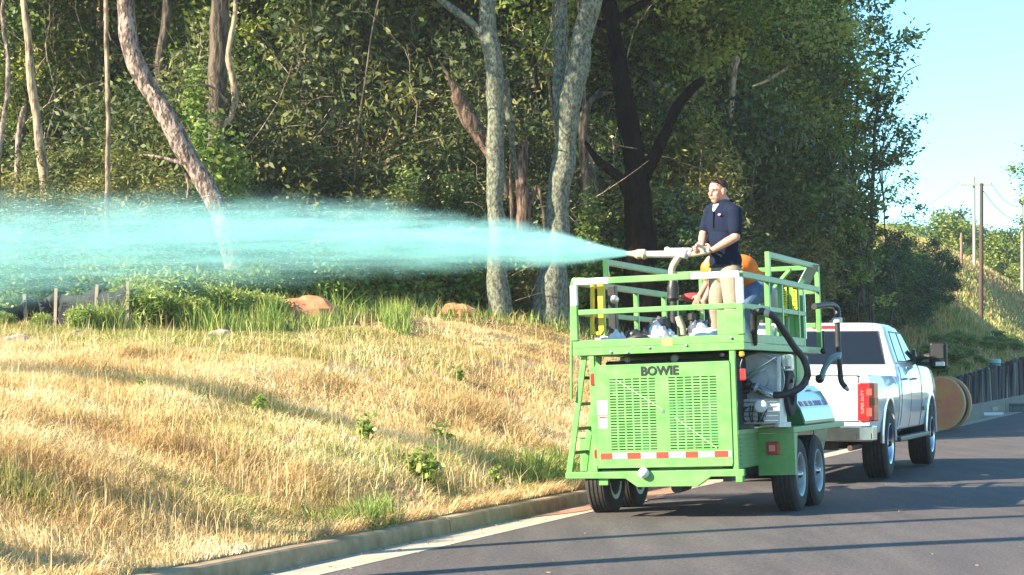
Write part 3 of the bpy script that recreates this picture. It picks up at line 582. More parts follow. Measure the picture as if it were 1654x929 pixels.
# hopper on the deck with its lifted lid and a yellow warning board
mb = MB(); a, b = tl(1218, 500, 2.7), tl(1308, 560, 2.7); mb.box((.0, 2.55, 1.58), (.70, 3.45, 1.98)); hop = mb.build('hopper', G, tr, bevel=.02)
mb = MB(); a, b, c, d = tl(1283, 470, 3.3), tl(1306, 427, 3.3), tl(1324, 428, 3.45), tl(1304, 468, 3.45)
mb.add([a, b, c, d], [(0, 1, 2, 3)]); mb.build('hopper_lid', mat('shiny_bare_plate', (.55, .62, .62), .22, .7, col2=(.25, .45, .25), scale=5, amt=.5), hop, solid=.012)
mb = MB(); a, b = tl(1283, 472, 3.1), tl(1305, 548, 3.1); mb.box((a.x, 3.0, b.z), (b.x, 3.05, a.z)); mb.build('splash_guard', M['greengloss'], hop, bevel=.005)
ws = empty('warning_board', (0, 0, 0)); ws.parent = tr
ybd = mat('yellow_sign_face', (.85, .75, .03), .45)
for (xa, xb, ya, yb) in ((1259, 1272, 459, 510), (1279, 1288, 462, 500)):
    a, b = tl(xa, ya, 2.5), tl(xb, yb, 2.5); mb = MB(); mb.box((a.x, 2.49, b.z), (b.x, 2.51, a.z)); sg = mb.build('sign_panel', ybd, ws)
    mb = MB(); mb.box((a.x+.008, 2.485, a.z-.035), (b.x-.008, 2.489, a.z-.008))
    for k in range(7):
        z = a.z-.055-k*.026
        if z > b.z+.03:
            e_ = a.x+.012
            while e_ < b.x-.014:
                w_ = random.uniform(.007, .016); mb.box((e_, 2.485, z-.005), (min(e_+w_, b.x-.01), 2.489, z+.003)); e_ += w_+.005
    mb.build('sign_print', ink, ws)
a = tl(1262, 459, 2.52); mb = MB(); mb.box((a.x-.02, 2.515, 1.58), (a.x+.02, 2.54, a.z)); a = tl(1276, 459, 2.52); mb.box((a.x-.02, 2.515, 1.58), (a.x+.03, 2.54, a.z+.03)); mb.build('sign_post', G, ws)
# spray gun on its riser
gl = .95; gp = lambda x, y, l=gl: tl(x, y, l)
gun = empty('spray_gun', gp(1090, 412)); gun.parent = tr; g0 = gp(1090, 412)
def gpart(name, mb, m_, **k):
    mb.v = [tuple(Vector(v)-g0) for v in mb.v]; return mb.build(name, m_, gun, **k)
gpart('riser', MB().tube([gp(1089, 560), gp(1088, 500), gp(1087, 455)], [.036, .036, .036], 12), M['hose'], smooth=True)
gpart('riser_joint', MB().tube([gp(1087, 454), gp(1087, 460), gp(1087, 466), gp(1087, 474), gp(1087, 482), gp(1087, 486)], [.04, .05, .06, .055, .06, .045], 14), M['black'], smooth=True)
gpart('elbow', MB().tube(smoothline([gp(1086, 455), gp(1085, 440), gp(1087, 430), gp(1093, 420), gp(1100, 411)], 5), [.034]*20+[.036], 12), M['beige'], smooth=True)
gpart('swivel', MB().tube([gp(1103, 416), gp(1106, 409), gp(1109, 403)], [.045, .05, .045], 14).tube([gp(1096, 409), gp(1117, 409)], .036, 12), M['steel'], smooth=True)
gpart('barrel', MB().tube([gp(1100, 411), gp(1070, 411), gp(1044, 411)], [.034, .036, .034], 14), M['steel'], smooth=True)
gpart('barrel_strap', MB().tube([gp(1043, 407), gp(1108, 413)], .012, 8), M['beige'], smooth=True)
gpart('nozzle', MB().tube([gp(1044, 411), gp(1041, 411), gp(1036, 410), gp(1030, 411), gp(1024, 410), gp(1017, 410), gp(1013, 410)], [.04, .052, .046, .05, .032, .026, .024], 14), M['beige'], smooth=True)
gpart('top_cylinder', MB().tube([gp(1074, 403), gp(1078, 403), gp(1082, 404), gp(1113, 404), gp(1118, 404)], [.02, .03, .022, .024, .02], 12), M['steel'], smooth=True)
gpart('handle', MB().tube(smoothline([gp(1113, 411), gp(1125, 410), gp(1135, 408), gp(1146, 405)], 4), .03, 12), M['beige'], smooth=True)
gpart('grip_bar', MB().tube([gp(1124, 396, gl-.1), gp(1146, 404, gl+.05)], .014, 8), M['steel'], smooth=True)
# hitch
mb = MB(); mb.beam((0, 4.75, .46), (0, 5.25, .50), .12, .10); mb.tube([(.1, 4.6, .15), (.1, 4.6, .75)], .03, 8); mb.cbox((.1, 4.6, .16), (.14, .14, .02)); mb.build('coupler', M['black'], tr, bevel=.01)
# ------------------------------------------------------------------ white crew-cab pickup
PH = R(18.5); PR = Vector((math.cos(PH), -math.sin(PH), 0)); PD = Vector((math.sin(PH), math.cos(PH), 0))
ploc = Vector((4.74, 25.6, 0))-PR*1.02; ploc.z = .01
pk = empty('pickup_truck', ploc, (0, 0, -PH), label='white crew-cab pickup truck with large black towing mirror, parked ahead of the green trailer', cat='truck')
W_ = M['truck']; WB = 4.25; AR = .53
def section(y, top, hw=1.0, zb=.56, roundr=.07):
    pr = [(.90, zb), (.955, zb+.03), (.985, .78), (1.0, .98), (.995, 1.12), (.975, top-.14), (.955, top-roundr), (.935, top-.018), (.90, top)]
    pr = [(x*hw, z) for x, z in pr]; return [(x, y, z) for x, z in pr]+[(-x, y, z) for x, z in reversed(pr)]
st = [(-1.18, 1.27, .955), (-1.15, 1.295, .985), (-.9, 1.30, 1.0), (-.3, 1.305, 1.012), (.4, 1.305, 1.005), (.93, 1.31, 1.0), (.95, 1.31, .985), (.965, 1.31, .985), (.985, 1.42, .99), (1.02, 1.44, 1.0), (2.05, 1.45, 1.005), (3.1, 1.45, 1.0), (3.4, 1.44, 1.0),
      (4.25, 1.42, 1.012), (4.9, 1.38, .99), (5.1, 1.33, .93), (5.18, 1.2, .88)]
mb = MB(); n = 18
for y, top, hw in st: mb.v += section(y, top, hw)
for k in range(len(st)-1):
    for j in range(n): mb.f.append((k*n+j, k*n+(j+1) % n, (k+1)*n+(j+1) % n, (k+1)*n+j)); mb.m.append(0)
mb.f += [tuple(range(n)), tuple((len(st)-1)*n+j for j in reversed(range(n)))]; mb.m += [0, 0]
body = mb.build('body', W_, pk)
def cut(o, mbc):
    c = mbc.build('cutter', W_, pk); m = o.modifiers.new('b', 'BOOLEAN'); m.operation = 'DIFFERENCE'; m.object = c; m.solver = 'EXACT'
    dg = bpy.context.evaluated_depsgraph_get(); me = bpy.data.meshes.new_from_object(o.evaluated_get(dg)); o.modifiers.clear(); o.data = me; bpy.data.objects.remove(c)
for yw in (0, WB):
    for s in (1, -1):
        q = MB(); a = math.pi
        q.prism([(yw-AR, .2)]+[(yw+AR*math.cos(math.pi-math.pi*i/20), .46+AR*math.sin(math.pi*i/20)) for i in range(21)]+[(yw+AR, .2)], min(s*.66, s*1.2), max(s*.66, s*1.2), axis=0); cut(body, q)
q = MB(); q.box((-.80, -1.08, .85), (.80, .90, 1.6)); cut(body, q)
finish(body, bevel=.006, smooth=True, ang=28)
for s in (1, -1):                                     # arch flares
    for yw in (0, WB):
        mb = MB(); m_ = 24; vs = []; fs = []
        for i in range(m_+1):
            a = math.pi*(1-i/m_)
            for (r_, x) in ((AR-.005, 1.0), (AR+.0, 1.015), (AR+.035, 1.018), (AR+.085, 1.003), (AR+.03, .97)): vs.append((s*x, yw+r_*math.cos(a), .46+r_*math.sin(a)))
        for i in range(m_):
            for j in range(5): fs.append((i*5+j, i*5+(j+1) % 5, (i+1)*5+(j+1) % 5, (i+1)*5+j))
        mb.add(vs, fs); mb.build('arch_flare', W_, pk, smooth=True)
# cab upper: rings from the belt to the roof
def ring(z, x, y0, y1, r_, drop=0):
    pts = []
    for cx, cy, a0 in ((x-r_, y1-r_, 0), (-x+r_, y1-r_, 90), (-x+r_, y0+r_, 180), (x-r_, y0+r_, 270)):
        for i in range(5): a = R(a0+90*i/4); pts.append((cx+r_*math.cos(a), cy+r_*math.sin(a), z))
    return pts
rings = [ring(1.40, .95, 1.0, 3.42, .10), ring(1.46, .935, 1.01, 3.30, .10), ring(1.62, .875, 1.055, 2.98, .11), ring(1.84, .80, 1.11, 2.56, .12), ring(1.92, .765, 1.15, 2.40, .13), ring(1.965, .70, 1.22, 2.26, .14), ring(1.985, .60, 1.34, 2.10, .14), ring(1.995, .40, 1.5, 1.9, .15)]
mb = MB(); k = len(rings[0])
for r_ in rings: mb.v += r_
for i in range(len(rings)-1):
    for j in range(k): mb.f.append((i*k+j, i*k+(j+1) % k, (i+1)*k+(j+1) % k, (i+1)*k+j)); mb.m.append(0)
mb.f.append(tuple((len(rings)-1)*k+j for j in range(k))); mb.m.append(0)
cab = mb.build('cab', W_, pk, smooth=True, ang=60)
def cabside(y, z, s=1, o=.006):
    x = np.interp(z, [1.40, 1.46, 1.62, 1.84, 1.92, 1.965], [.95, .935, .875, .80, .765, .70]); return (s*(x+o), y, z)
def pane(name, pts, m_, parent=cab, th=.008, **k):
    mb = MB(); n = len(pts); mb.add(pts, [tuple(range(n))]); return mb.build(name, m_, parent, solid=th, **k)
trim = M['black']
for s in (1, -1):
    def sq(pts, o): 
        out = []
        for i in range(len(pts)):
            a, b = pts[i], pts[(i+1) % len(pts)]
            for t_ in (0, .34, .67): out.append(cabside(a[0]+(b[0]-a[0])*t_, a[1]+(b[1]-a[1])*t_, s, o))
        return out
    def side_window(ya, yb, yc, yd, o1, o2):
        f = MB(); zs_ = [1.46, 1.62, 1.84, 1.875]
        for o, inset, m_, nm in ((o1, 0, trim, 'window_frame'), (o2, .022, M['glass'], 'window')):
            q = MB(); L_ = [np.interp(z, [1.46, 1.875], [ya, yc]) for z in zs_]; R_ = [np.interp(z, [1.46, 1.875], [yb, yd]) for z in zs_]
            zz = [zs_[0]+inset, *zs_[1:3], zs_[3]-inset]
            for l_, r_, z in zip(L_, R_, zz): q.v += [cabside(l_+inset, z, s, o), cabside(r_-inset, z, s, o)]
            for i in range(3): q.f.append((2*i, 2*i+1, 2*i+3, 2*i+2)); q.m.append(0)
            q.build(nm, m_, cab, solid=.004)
    side_window(1.30, 2.04, 1.42, 2.02, .004, .009); side_window(2.12, 3.06, 2.10, 2.50, .004, .009)
# rear glass, lamp strip, windscreen
def cabrear(x, z, o=.008): return (x, float(np.interp(z, [1.40, 1.46, 1.62, 1.84, 1.92], [1.0, 1.01, 1.055, 1.11, 1.15]))-o, z)
for (x1, x2, z1_, z2_, o, m_, nm) in ((.82, .71, 1.425, 1.875, .004, trim, 'window_frame'), (.80, .69, 1.44, 1.86, .009, M['glass'], 'rear_window')):
    q = MB(); zs_ = [z1_, 1.62, z2_]; 
    for z in zs_:
        x = float(np.interp(z, [z1_, z2_], [x1, x2])); q.v += [cabrear(-x, z, o), cabrear(x, z, o)]
    q.f = [(0, 1, 3, 2), (2, 3, 5, 4)]; q.m = [0, 0]; q.build(nm, m_, cab, solid=.004)
mb = MB(); mb.box((-.17, 1.115, 1.905), (.17, 1.16, 1.945)); mb.build('brake_light', M['red'], cab, bevel=.008)
mb = MB(); mb.add([(-.82, 3.36, 1.46), (.82, 3.36, 1.46), (.66, 2.55, 1.88), (-.66, 2.55, 1.88)], [(0, 1, 2, 3)]); mb.build('windscreen', M['glass'], cab, solid=.01)
mb = MB(); mb.prism([(1.5, 1.99), (1.62, 2.03), (1.68, 2.03), (1.70, 1.99)], -.02, .02, axis=0); mb.build('antenna', trim, cab, bevel=.005)
# tailgate
mb = MB(); mb.box((-.80, -1.205, .74), (.80, -1.17, 1.275)); tg = mb.build('tailgate', W_, pk, bevel=.015, seg=3)
mb = MB(); mb.box((-.62, -1.212, .86), (.62, -1.203, 1.06)); mb.build('pressed_panel', W_, tg, bevel=.004)
mb = MB(); mb.box((-.12, -1.225, 1.10), (.12, -1.20, 1.16)); mb.build('tailgate_handle', trim, tg, bevel=.006)
mb = MB(); mb.box((-.81, -1.20, 1.277), (.81, -1.10, 1.292)); mb.build('top_cap', trim, tg, bevel=.005)
# tail lights wrap the corner; lettering runs up them
for s in (1, -1):
    mb = MB(); poly = [(s*.805, -1.215), (s*.93, -1.205), (s*.985, -1.15), (s*1.008, -.98), (s*.95, -.98), (s*.81, -1.17)]
    mb.prism(poly, .74, 1.20, axis=2); tlm = mb.build('tail_light', M['red'], pk, bevel=.012)
    mb = MB(); mb.prism([(s*.94, -1.212), (s*.99, -1.155), (s*1.013, -1.0), (s*1.0, -1.0), (s*.93, -1.19)], .93, 1.02, axis=2); mb.build('smoked_lens', mat('smoked_lens', (.06, .01, .01), .1, coat=.8), tlm)
    mb = MB(); mb.prism([(s*.90, -1.218), (s*.96, -1.19), (s*.94, -1.17), (s*.90, -1.20)], .80, .90, axis=2); mb.prism([(s*.90, -1.218), (s*.96, -1.19), (s*.94, -1.17), (s*.90, -1.20)], 1.05, 1.13, axis=2); mb.build('bright_lens', mat('bright_red_lens', (.9, .15, .10), .15, coat=.8), tlm)
    text('SUPER DUTY', .05, Matrix.Translation((s*.855, -1.2155, .97)) @ Matrix.Rotation(R(90), 4, 'Z') @ Matrix.Rotation(R(90), 4, 'X') if False else Matrix.Translation((s*.855, -1.2165, .97)) @ Matrix(((0, 1, 0, 0), (0, 0, -1, 0), (1, 0, 0, 0), (0, 0, 0, 1))) @ Matrix.Diagonal((1, -1, 1, 1)), mat('pink_print', (.85, .35, .33), .4), 'lettering', tlm, off=0)
# bumper
mb = MB(); pr = [(-1.0, -1.02), (-.98, -1.25), (-.86, -1.36), (.86, -1.36), (.98, -1.25), (1.0, -1.02), (.9, -1.1), (-.9, -1.1)]
mb.prism(pr, .50, .69, axis=2); bp_ = mb.build('rear_bumper', M['chrome'], pk, bevel=.02, seg=3)
mb = MB(); mb.box((-.6, -1.365, .665), (.6, -1.13, .70)); mb.build('step_pad', trim, bp_, bevel=.006)
mb = MB(); mb.prism([(.80, -1.366), (.97, -1.262), (.985, -1.12), (.955, -1.12), (.95, -1.25), (.79, -1.35)], .53, .60, axis=2); mb.build('corner_step', trim, bp_, bevel=.004)
mb = MB(); mb.cbox((0, -1.33, .43), (.12, .35, .09)); mb.beam((-.55, -1.15, .44), (.55, -1.15, .44), .08, .10); mb.tube([(.72, -1.34, .42), (.72, -.6, .42)], .035, 10); mb.build('hitch_receiver', mat('rusty_brown_metal', (.07, .04, .03), .8, .3, col2=(.12, .08, .06), scale=9, amt=.5), pk, bevel=.006)
mb = MB(); mb.box((-.5, -1.0, .42), (-.4, 4.9, .58)); mb.box((.4, -1.0, .42), (.5, 4.9, .58)); mb.box((-.8, -.4, .56), (.8, 4.6, .64)); mb.tube([(-.95, 0, .43), (.95, 0, .43)], .06, 10); mb.ball((0, 0, .43), .17); mb.tube([(-.95, WB, .43), (.95, WB, .43)], .05, 10); mb.build('underbody', M['black'], pk)
mb = MB()
for s in (1, -1):
    for yw in (0, WB): mb.prism([(yw-AR-.02, .5)]+[(yw+(AR+.02)*math.cos(math.pi-math.pi*i/12), .46+(AR+.02)*math.sin(math.pi*i/12)) for i in range(13)]+[(yw+AR+.02, .5)], s*.64, s*.66, axis=0)
mb.build('wheel_well', M['black'], pk)
# doors: dark shut lines, handles, mouldings, badge, fuel flap
for s in (1, -1):
    mb = MB()
    def seam(y, z0_, z1_, dy=0):
        q = [(z0_, .985 if z0_ < .8 else .96)]; zz = np.linspace(z0_, z1_, 8)
        for a, b in zip(zz[:-1], zz[1:]):
            xa, xb = [float(np.interp(z, [.56, .59, .78, .98, 1.12, 1.30, 1.37, 1.42], [.905, .96, .99, 1.005, 1.0, .982, .965, .945])) for z in (a, b)]
            mb.beam((s*xa, y+dy*(a-z0_), a), (s*xb, y+dy*(b-z0_), b), .008, .006)
    seam(1.18, .64, 1.42); seam(2.08, .60, 1.44); seam(3.22, .60, 1.42); seam(.955, .60, 1.30)
    for ya, yb in ((1.18, 3.22),): mb.beam((s*.962, ya, .60), (s*.962, yb, .60), .008, .006)
    mb.build('shut_line', trim, pk)
    for y in (1.32, 2.24):
        h = MB(); h.tube(smoothline([(s*1.0, y, 1.24), (s*1.03, y+.03, 1.245), (s*1.03, y+.17, 1.245), (s*1.0, y+.20, 1.24)], 4), .016, 8, flat=.8); h.build('door_handle', M['chrome'], pk, smooth=True)
    h = MB(); h.beam((s*.948, 1.1, 1.452), (s*.948, 3.2, 1.452), .012, .022); h.build('belt_moulding', M['chrome'], pk, bevel=.003)
    h = MB(); h.beam((s*1.0, .62, .47), (s*1.0, 3.55, .47), .12, .06); h.build('running_board', trim, pk, bevel=.012)
    h = MB(); h.box((min(s*1.008, s*1.015), 3.32, .80), (max(s*1.008, s*1.015), 3.55, .86)); h.build('badge', trim, pk, bevel=.002)
    # mirror
    mi = empty('mirror', (0, 0, 0)); mi.parent = pk; mblk = mat('mirror_black', (.006, .006, .007), .5, spec=.3)
    h = MB(); h.cbox((s*1.26, 2.98, 1.565), (.24, .14, .37)); h.build('mirror_shell', mblk, mi, bevel=.04, seg=3)
    h = MB(); h.cbox((s*1.255, 2.905, 1.62), (.17, .012, .19)); h.build('mirror_glass', M['black'], mi, bevel=.004)
    h = MB(); h.cbox((s*1.29, 2.908, 1.445), (.13, .02, .07)); h.build('spotter_lens', M['chrome'], mi, bevel=.01)
    h = MB(); h.tube(smoothline([(s*.95, 3.05, 1.50), (s*1.1, 3.02, 1.555), (s*1.28, 2.99, 1.55)], 4), .04, 10); h.tube(smoothline([(s*.95, 3.05, 1.45), (s*1.1, 3.02, 1.45), (s*1.28, 2.99, 1.43)], 4), .03, 10); h.build('mirror_arm', M['black'], mi, smooth=True)
    h = MB(); h.prism([(2.9, 1.455), (3.2, 1.455), (2.9, 1.66)], s*.90, s*.955, axis=0); h.build('sail_panel', M['black'], mi)
mb = MB(); mb.box((-.8, 5.12, .75), (.8, 5.2, 1.2)); mb.build('grille', M['chrome'], pk, bevel=.02)
mb = MB(); mb.box((-.95, 5.0, .5), (.95, 5.3, .72)); mb.build('front_bumper', M['chrome'], pk, bevel=.03)
for s in (1, -1):
    mb = MB(); mb.box((min(s*.8, s*.93), 4.95, .9), (max(s*.8, s*.93), 5.14, 1.2)); mb.build('headlight', M['glass'], pk, bevel=.02)
rim_c = mat('machined_alloy_rim', (.6, .6, .62), .22, 1)
for yw in (0, WB):
    for s in (1, -1): wheel(pk, (s*.865, yw, .435), .435, .30, .245, s, M['rubber'], rim_c, 8, grooves=5)

# ------------------------------------------------------------------ people
def headmesh(mb, c, fwd, up, k=1.0):
    """skull, jaw, nose, brow, ears for a head centred at c"""
    f = fwd.normalized(); u = (up-f*up.dot(f)).normalized(); s = u.cross(f)            # s = the person's left
    Rm = Matrix((s, f, u)).transposed(); q = lambda a, b, c_: c+(s*a+f*b+u*c_)*k
    mb.ball(q(0, -.012, .03), (.076*k, .092*k, .085*k), Rm, 20, 14); mb.ball(q(0, .018, -.045), (.060*k, .066*k, .062*k), Rm, 16, 10)
    mb.ball(q(0, .040, -.085), (.034*k, .034*k, .026*k), Rm); mb.ball(q(0, .064, .018), (.055*k, .022*k, .016*k), Rm)
    mb.tube([q(0, .074, .012), q(0, .096, -.030)], [.011*k, .017*k], 8); mb.ball(q(0, .092, -.032), (.019*k, .014*k, .012*k), Rm)
    mb.ball(q(0, .075, -.062), (.026*k, .012*k, .008*k), Rm)
    for e in (1, -1):
        mb.ball(q(e*.078, -.008, -.008), (.012*k, .022*k, .034*k), Rm); mb.ball(q(e*.042, .05, -.022), (.022*k, .022*k, .026*k), Rm)
    return q, Rm
def hand(mb, wrist, palmdir, side, grip, k=1.0, curl=1.3):
    """palm with five fingers bending towards grip; side = direction across the palm to the thumb"""
    d = palmdir.normalized(); s = (side-d*side.dot(d)).normalized(); g = (grip-d*grip.dot(d)-s*grip.dot(s)).normalized()
    Rm = Matrix((s, g, d)).transposed(); pc = wrist+d*.05*k
    mb.ball(pc, (.040*k, .017*k, .052*k), Rm)
    for i, (o, ln, ra) in enumerate(((.030, .072, .0092), (.010, .080, .0095), (-.010, .074, .009), (-.029, .058, .008))):
        p = pc+s*o*k+d*.038*k; pts = [p]; a = .25
        for seg in (.42, .33, .25):
            p = p+(d*math.cos(a)+g*math.sin(a))*ln*seg*k; pts.append(p); a += curl*.62
        mb.limb(pts, [ra*k*1.05, ra*k, ra*k*.95, ra*k*.8], 8)
    p = pc+s*.032*k-d*.02*k; pts = [p, p+(s*.6+d*.5+g*.45).normalized()*.032*k]; pts.append(pts[-1]+(d*.6+g*.8).normalized()*.028*k); pts.append(pts[-1]+(g*.8+d*.2-s*.5).normalized()*.022*k)
    mb.limb(pts, [.013*k, .0115*k, .010*k, .008*k], 8)
def W(x, y, D): return P(x, y, D)
# the man at the gun
deckz = 1.60-.045
fw = Vector((-.80, -.60, 0)).normalized(); lf = Vector((0, 0, 1)).cross(fw)      # his left side
hips = W(1172, 433, 20.1); chest = W(1168, 365, 20.1); neck = W(1169, 327, 20.12); hd = W(1159, 309, 20.1)
shR, shL = W(1149, 341, 20.28), W(1187, 343, 19.95)
elR, elL = W(1136, 379, 20.22), W(1188, 383, 19.86); haR, haL = W(1133, 399, 19.95), W(1151, 404, 19.88)
hipR, hipL = W(1163, 440, 20.2), W(1181, 440, 20.0); knR, knL = W(1158, 498, 20.10), W(1184, 498, 19.9)
ftR = Vector((knR.x+.03, knR.y+.08, 1.62)); ftL = Vector((knL.x+.01, knL.y+.06, 1.63))
base = Vector(((ftR.x+ftL.x)/2, (ftR.y+ftL.y)/2, 1.55))
man = empty('person', base, label='standing man in navy polo shirt and khaki trousers aiming the spray gun', cat='person')
def prt(name, mb, m_, parent=man, b=base, **k):
    mb.v = [tuple(Vector(v)-b) for v in mb.v]; return mb.build(name, m_, parent, **k)
mb = MB(); hf = Vector((-.80, -.60, -.08)); q, Rm = headmesh(mb, hd, hf, Vector((0, 0, 1)), 1.06)
mb.limb([neck+Vector((.01, .0, -.05)), neck+Vector((0, 0, .01)), hd+Vector((.012, .0, -.04))], [.075, .060, .058], 16)
mb.limb([shR, elR], [.054, .043], 14); mb.limb([shL, elL], [.054, .043], 14)
for el, ha in ((elR, haR), (elL, haL)): mb.limb([el, el.lerp(ha, .35), ha], [.043, .044, .028], 14)
Rt = Matrix((lf, fw, Vector((0, 0, 1)))).transposed()
mb.ball(chest, (.15, .09, .22), Rt, 16, 10); mb.ball(hips, (.14, .09, .13), Rt, 16, 10); mb.limb([hips, chest], [.09, .09], 14)
mb.limb([hipR, knR, ftR], [.08, .055, .04], 12); mb.limb([hipL, knL, ftL], [.08, .055, .04], 12)
gd = (gp(1146, 405)-gp(1113, 411)); gd = (TM.to_3x3() @ gd).normalized()
hand(mb, haR, (Vector((-.35, -.3, -.15))), Vector((0, .1, 1)), Vector((.2, -.2, -1)), 1.0)
hand(mb, haL, (Vector((-.9, .05, .05))), Vector((0, -.1, 1)), Vector((0, .25, -1)), 1.0)
prt('body', mb, M['skin'], remesh=.0062, relax=3)
mb = MB(); q2 = lambda a, b, c_: q(a, b, c_)
mb.ball(q(0, -.022, .046), (.084, .099, .082), Rm, 24, 16); 
hm = MB(); keep = {}
for i, v in enumerate(mb.v):
    r_ = Rm.transposed() @ (Vector(v)-hd); lim = .030+max(0, r_.y)*.62 if r_.y > -.02 else -.045+(r_.y+.10)*.9
    if r_.z > lim+.004*math.sin(40*r_.x): keep[i] = len(hm.v); hm.v.append(v)
for f in mb.f:
    if all(i in keep for i in f): hm.f.append(tuple(keep[i] for i in f)); hm.m.append(0)
for k in range(60):
    a = random.uniform(-1, 1)*.058; b_ = random.uniform(-.06, .055); p0 = q(a, b_, .046+.074*math.sqrt(max(0, 1-(a/.084)**2-((b_+.022)/.099)**2))); hm.tube([p0, p0+(p0-hd).normalized()*.012+hf*.012], [.006, .001], 4)
prt('hair', hm, M['hair'], smooth=True, solid=.006)
mb = MB()
for e in (1, -1):
    mb.ball(q(e*.030, .079, .0), (.011, .004, .005), Rm); 
prt('eyes', mb, M['black']); mb = MB()
for e in (1, -1): mb.ball(q(e*.032, .083, .020), (.018, .006, .004), Rm)
prt('eyebrows', mb, M['hair']); mb = MB(); mb.ball(q(0, .080, -.064), (.024, .006, .007), Rm); prt('lips', mb, mat('lip_skin', (.45, .13, .11), .5), smooth=True)
mb = MB(); rs_ = lambda c, a, b_, cc, **k: mb.ball(c, (a, b_, cc), Rt, 18, 12)
rs_(chest+Vector((0, 0, .02)), .19, .13, .25); rs_(chest.lerp(hips, .45)+fw*.015, .175, .14, .22); rs_(hips+Vector((0, 0, .07)), .185, .145, .15)
mb.limb([shR.lerp(shL, .1), neck+Vector((0, 0, -.06)), shL.lerp(shR, .1)], [.085, .095, .085], 16)
mb.limb([shR, shR.lerp(elR, .74)], [.074, .064], 16); mb.limb([shL, shL.lerp(elL, .74)], [.076, .067], 16)
mb.tube([neck+Vector((.0, 0, -.07)), neck+Vector((.0, 0, -.015))], [.10, .076], 16)
prt('polo_shirt', mb, M['navy'], remesh=.008, relax=4)
mb = MB(); cv = neck+Vector((0, 0, -.012)); pts = [cv+Rt @ Vector((.082*math.cos(a), .078*math.sin(a), .012-.036*max(0, math.sin(a)))) for a in [R(q_) for q_ in range(100, 441, 20)]]
mb.tube(pts, .015, 8, flat=1.9); prt('collar', mb, M['navy'], smooth=True)
mb = MB(); vneck = cv+fw*.085; mb.add([vneck+fw*.02+lf*.04+Vector((0, 0, -.01)), vneck+fw*.02-lf*.04+Vector((0, 0, -.01)), vneck+fw*.065+Vector((0, 0, -.105))], [(0, 1, 2)]); prt('undershirt', mb, M['white'], solid=.006)
mb = MB(); lc = chest+lf*.085+fw*.128+Vector((0, 0, .10)); mb.ball(lc, (.022, .008, .013), Rt); prt('logo', mb, mat('pink_stitching', (.75, .25, .45), .6))
mb = MB(); mb.beam(chest+fw*.137+Vector((0, 0, .14)), chest+fw*.14+Vector((0, 0, -.02)), .022, .01); prt('placket', mb, M['navy'], bevel=.003)
mb = MB(); mb.ball(hips+Vector((0, 0, -.03)), (.170, .135, .14), Rt, 18, 12)
for hp_, kn, ft in ((hipR, knR, ftR), (hipL, knL, ftL)): mb.limb([hp_+Vector((0, 0, -.02)), hp_.lerp(kn, .5), kn, kn.lerp(ft, .6), ft+Vector((0, 0, .06))], [.115, .103, .087, .082, .078], 16)
prt('trousers', mb, M['khaki'], remesh=.009, relax=3)
mb = MB(); mb.tube([hips+Rt @ Vector((.168*math.cos(a), .130*math.sin(a), .012)) for a in [R(q_) for q_ in range(0, 361, 20)]], .014, 6, flat=1.5); prt('belt', mb, M['black'])
for s, ft in ((-1, ftR), (1, ftL)):
    mb = MB(); mb.ball(ft+Vector((0, 0, -.01)), (.05, .06, .055), Rt); mb.ball(ft+fw*.09+Vector((0, 0, -.03)), (.048, .095, .035), Rt); prt('boot', mb, mat('brown_boot', (.10, .06, .035), .7), remesh=.008, relax=2)
# the bending man behind
b2 = W(1212, 560, 21.3); b2.z = 1.56
man2 = empty('person', b2, label='bending man in bright orange shirt and blue jeans behind the standing man on the platform', cat='person')
hp2 = W(1221, 464, 21.2); f2 = Vector((-.93, -.36, 0)).normalized(); l2 = Vector((0, 0, 1)).cross(f2)
mid = W(1196, 433, 21.15); up2 = W(1156, 430, 21.0); sR = up2-l2*.17+Vector((0, 0, -.01)); sL = up2+l2*.17+Vector((0, 0, -.03))
ch2 = up2+(up2-mid).normalized()*.02
hd2 = W(1161, 456, 20.9); eL2 = W(1150, 462, 20.8); hL2 = W(1138, 484, 20.8); eR2 = W(1145, 452, 21.2); hR2 = W(1131, 476, 21.1)
kL2, kR2 = W(1196, 500, 20.9), W(1190, 500, 21.2); fL2, fR2 = Vector((kL2.x+.16, kL2.y+.15, 1.62)), Vector((kR2.x+.12, kR2.y+.1, 1.62)); hpL, hpR = hp2+l2*.09, hp2-l2*.09
mb = MB(); q, Rm2 = headmesh(mb, hd2, Vector((.0, -.3, -.75)), Vector((-.9, -.2, .1)), 1.02); mb.limb([up2, hd2], [.07, .055], 12)
mb.limb([hp2, mid, up2], [.11, .12, .13], 14)
mb.limb([sL, eL2, hL2], [.05, .04, .028], 12); mb.limb([sR, eR2, hR2], [.05, .04, .028], 12)
mb.limb([hpL, kL2, fL2], [.08, .055, .04], 12); mb.limb([hpR, kR2, fR2], [.08, .055, .04], 12)
hand(mb, hL2, Vector((-.4, -.1, -.9)), Vector((-.9, 0, .3)), Vector((-.2, -.8, 0))); hand(mb, hR2, Vector((-.4, -.1, -.9)), Vector((-.9, 0, .3)), Vector((.2, .8, 0)))
prt('body', mb, M['skin'], man2, b2, remesh=.0075, relax=3)
mb = MB(); mb.ball(q(0, -.02, .04), (.085, .10, .085), Rm2, 20, 14); prt('hair', mb, M['hair'], man2, b2, smooth=True)
mb = MB(); Rl = Matrix((l2, (up2-mid).normalized(), l2.cross((up2-mid).normalized()))).transposed()
mb.ball(up2+Vector((.02, 0, -.02)), (.20, .15, .14), Rl, 18, 12); mb.ball(mid, (.185, .20, .145), Rl, 18, 12); mb.ball(hp2.lerp(mid, .35), (.175, .15, .145), Rl, 18, 12); mb.ball(hp2+Vector((.03, 0, .05)), (.165, .13, .12), Rl, 18, 12)
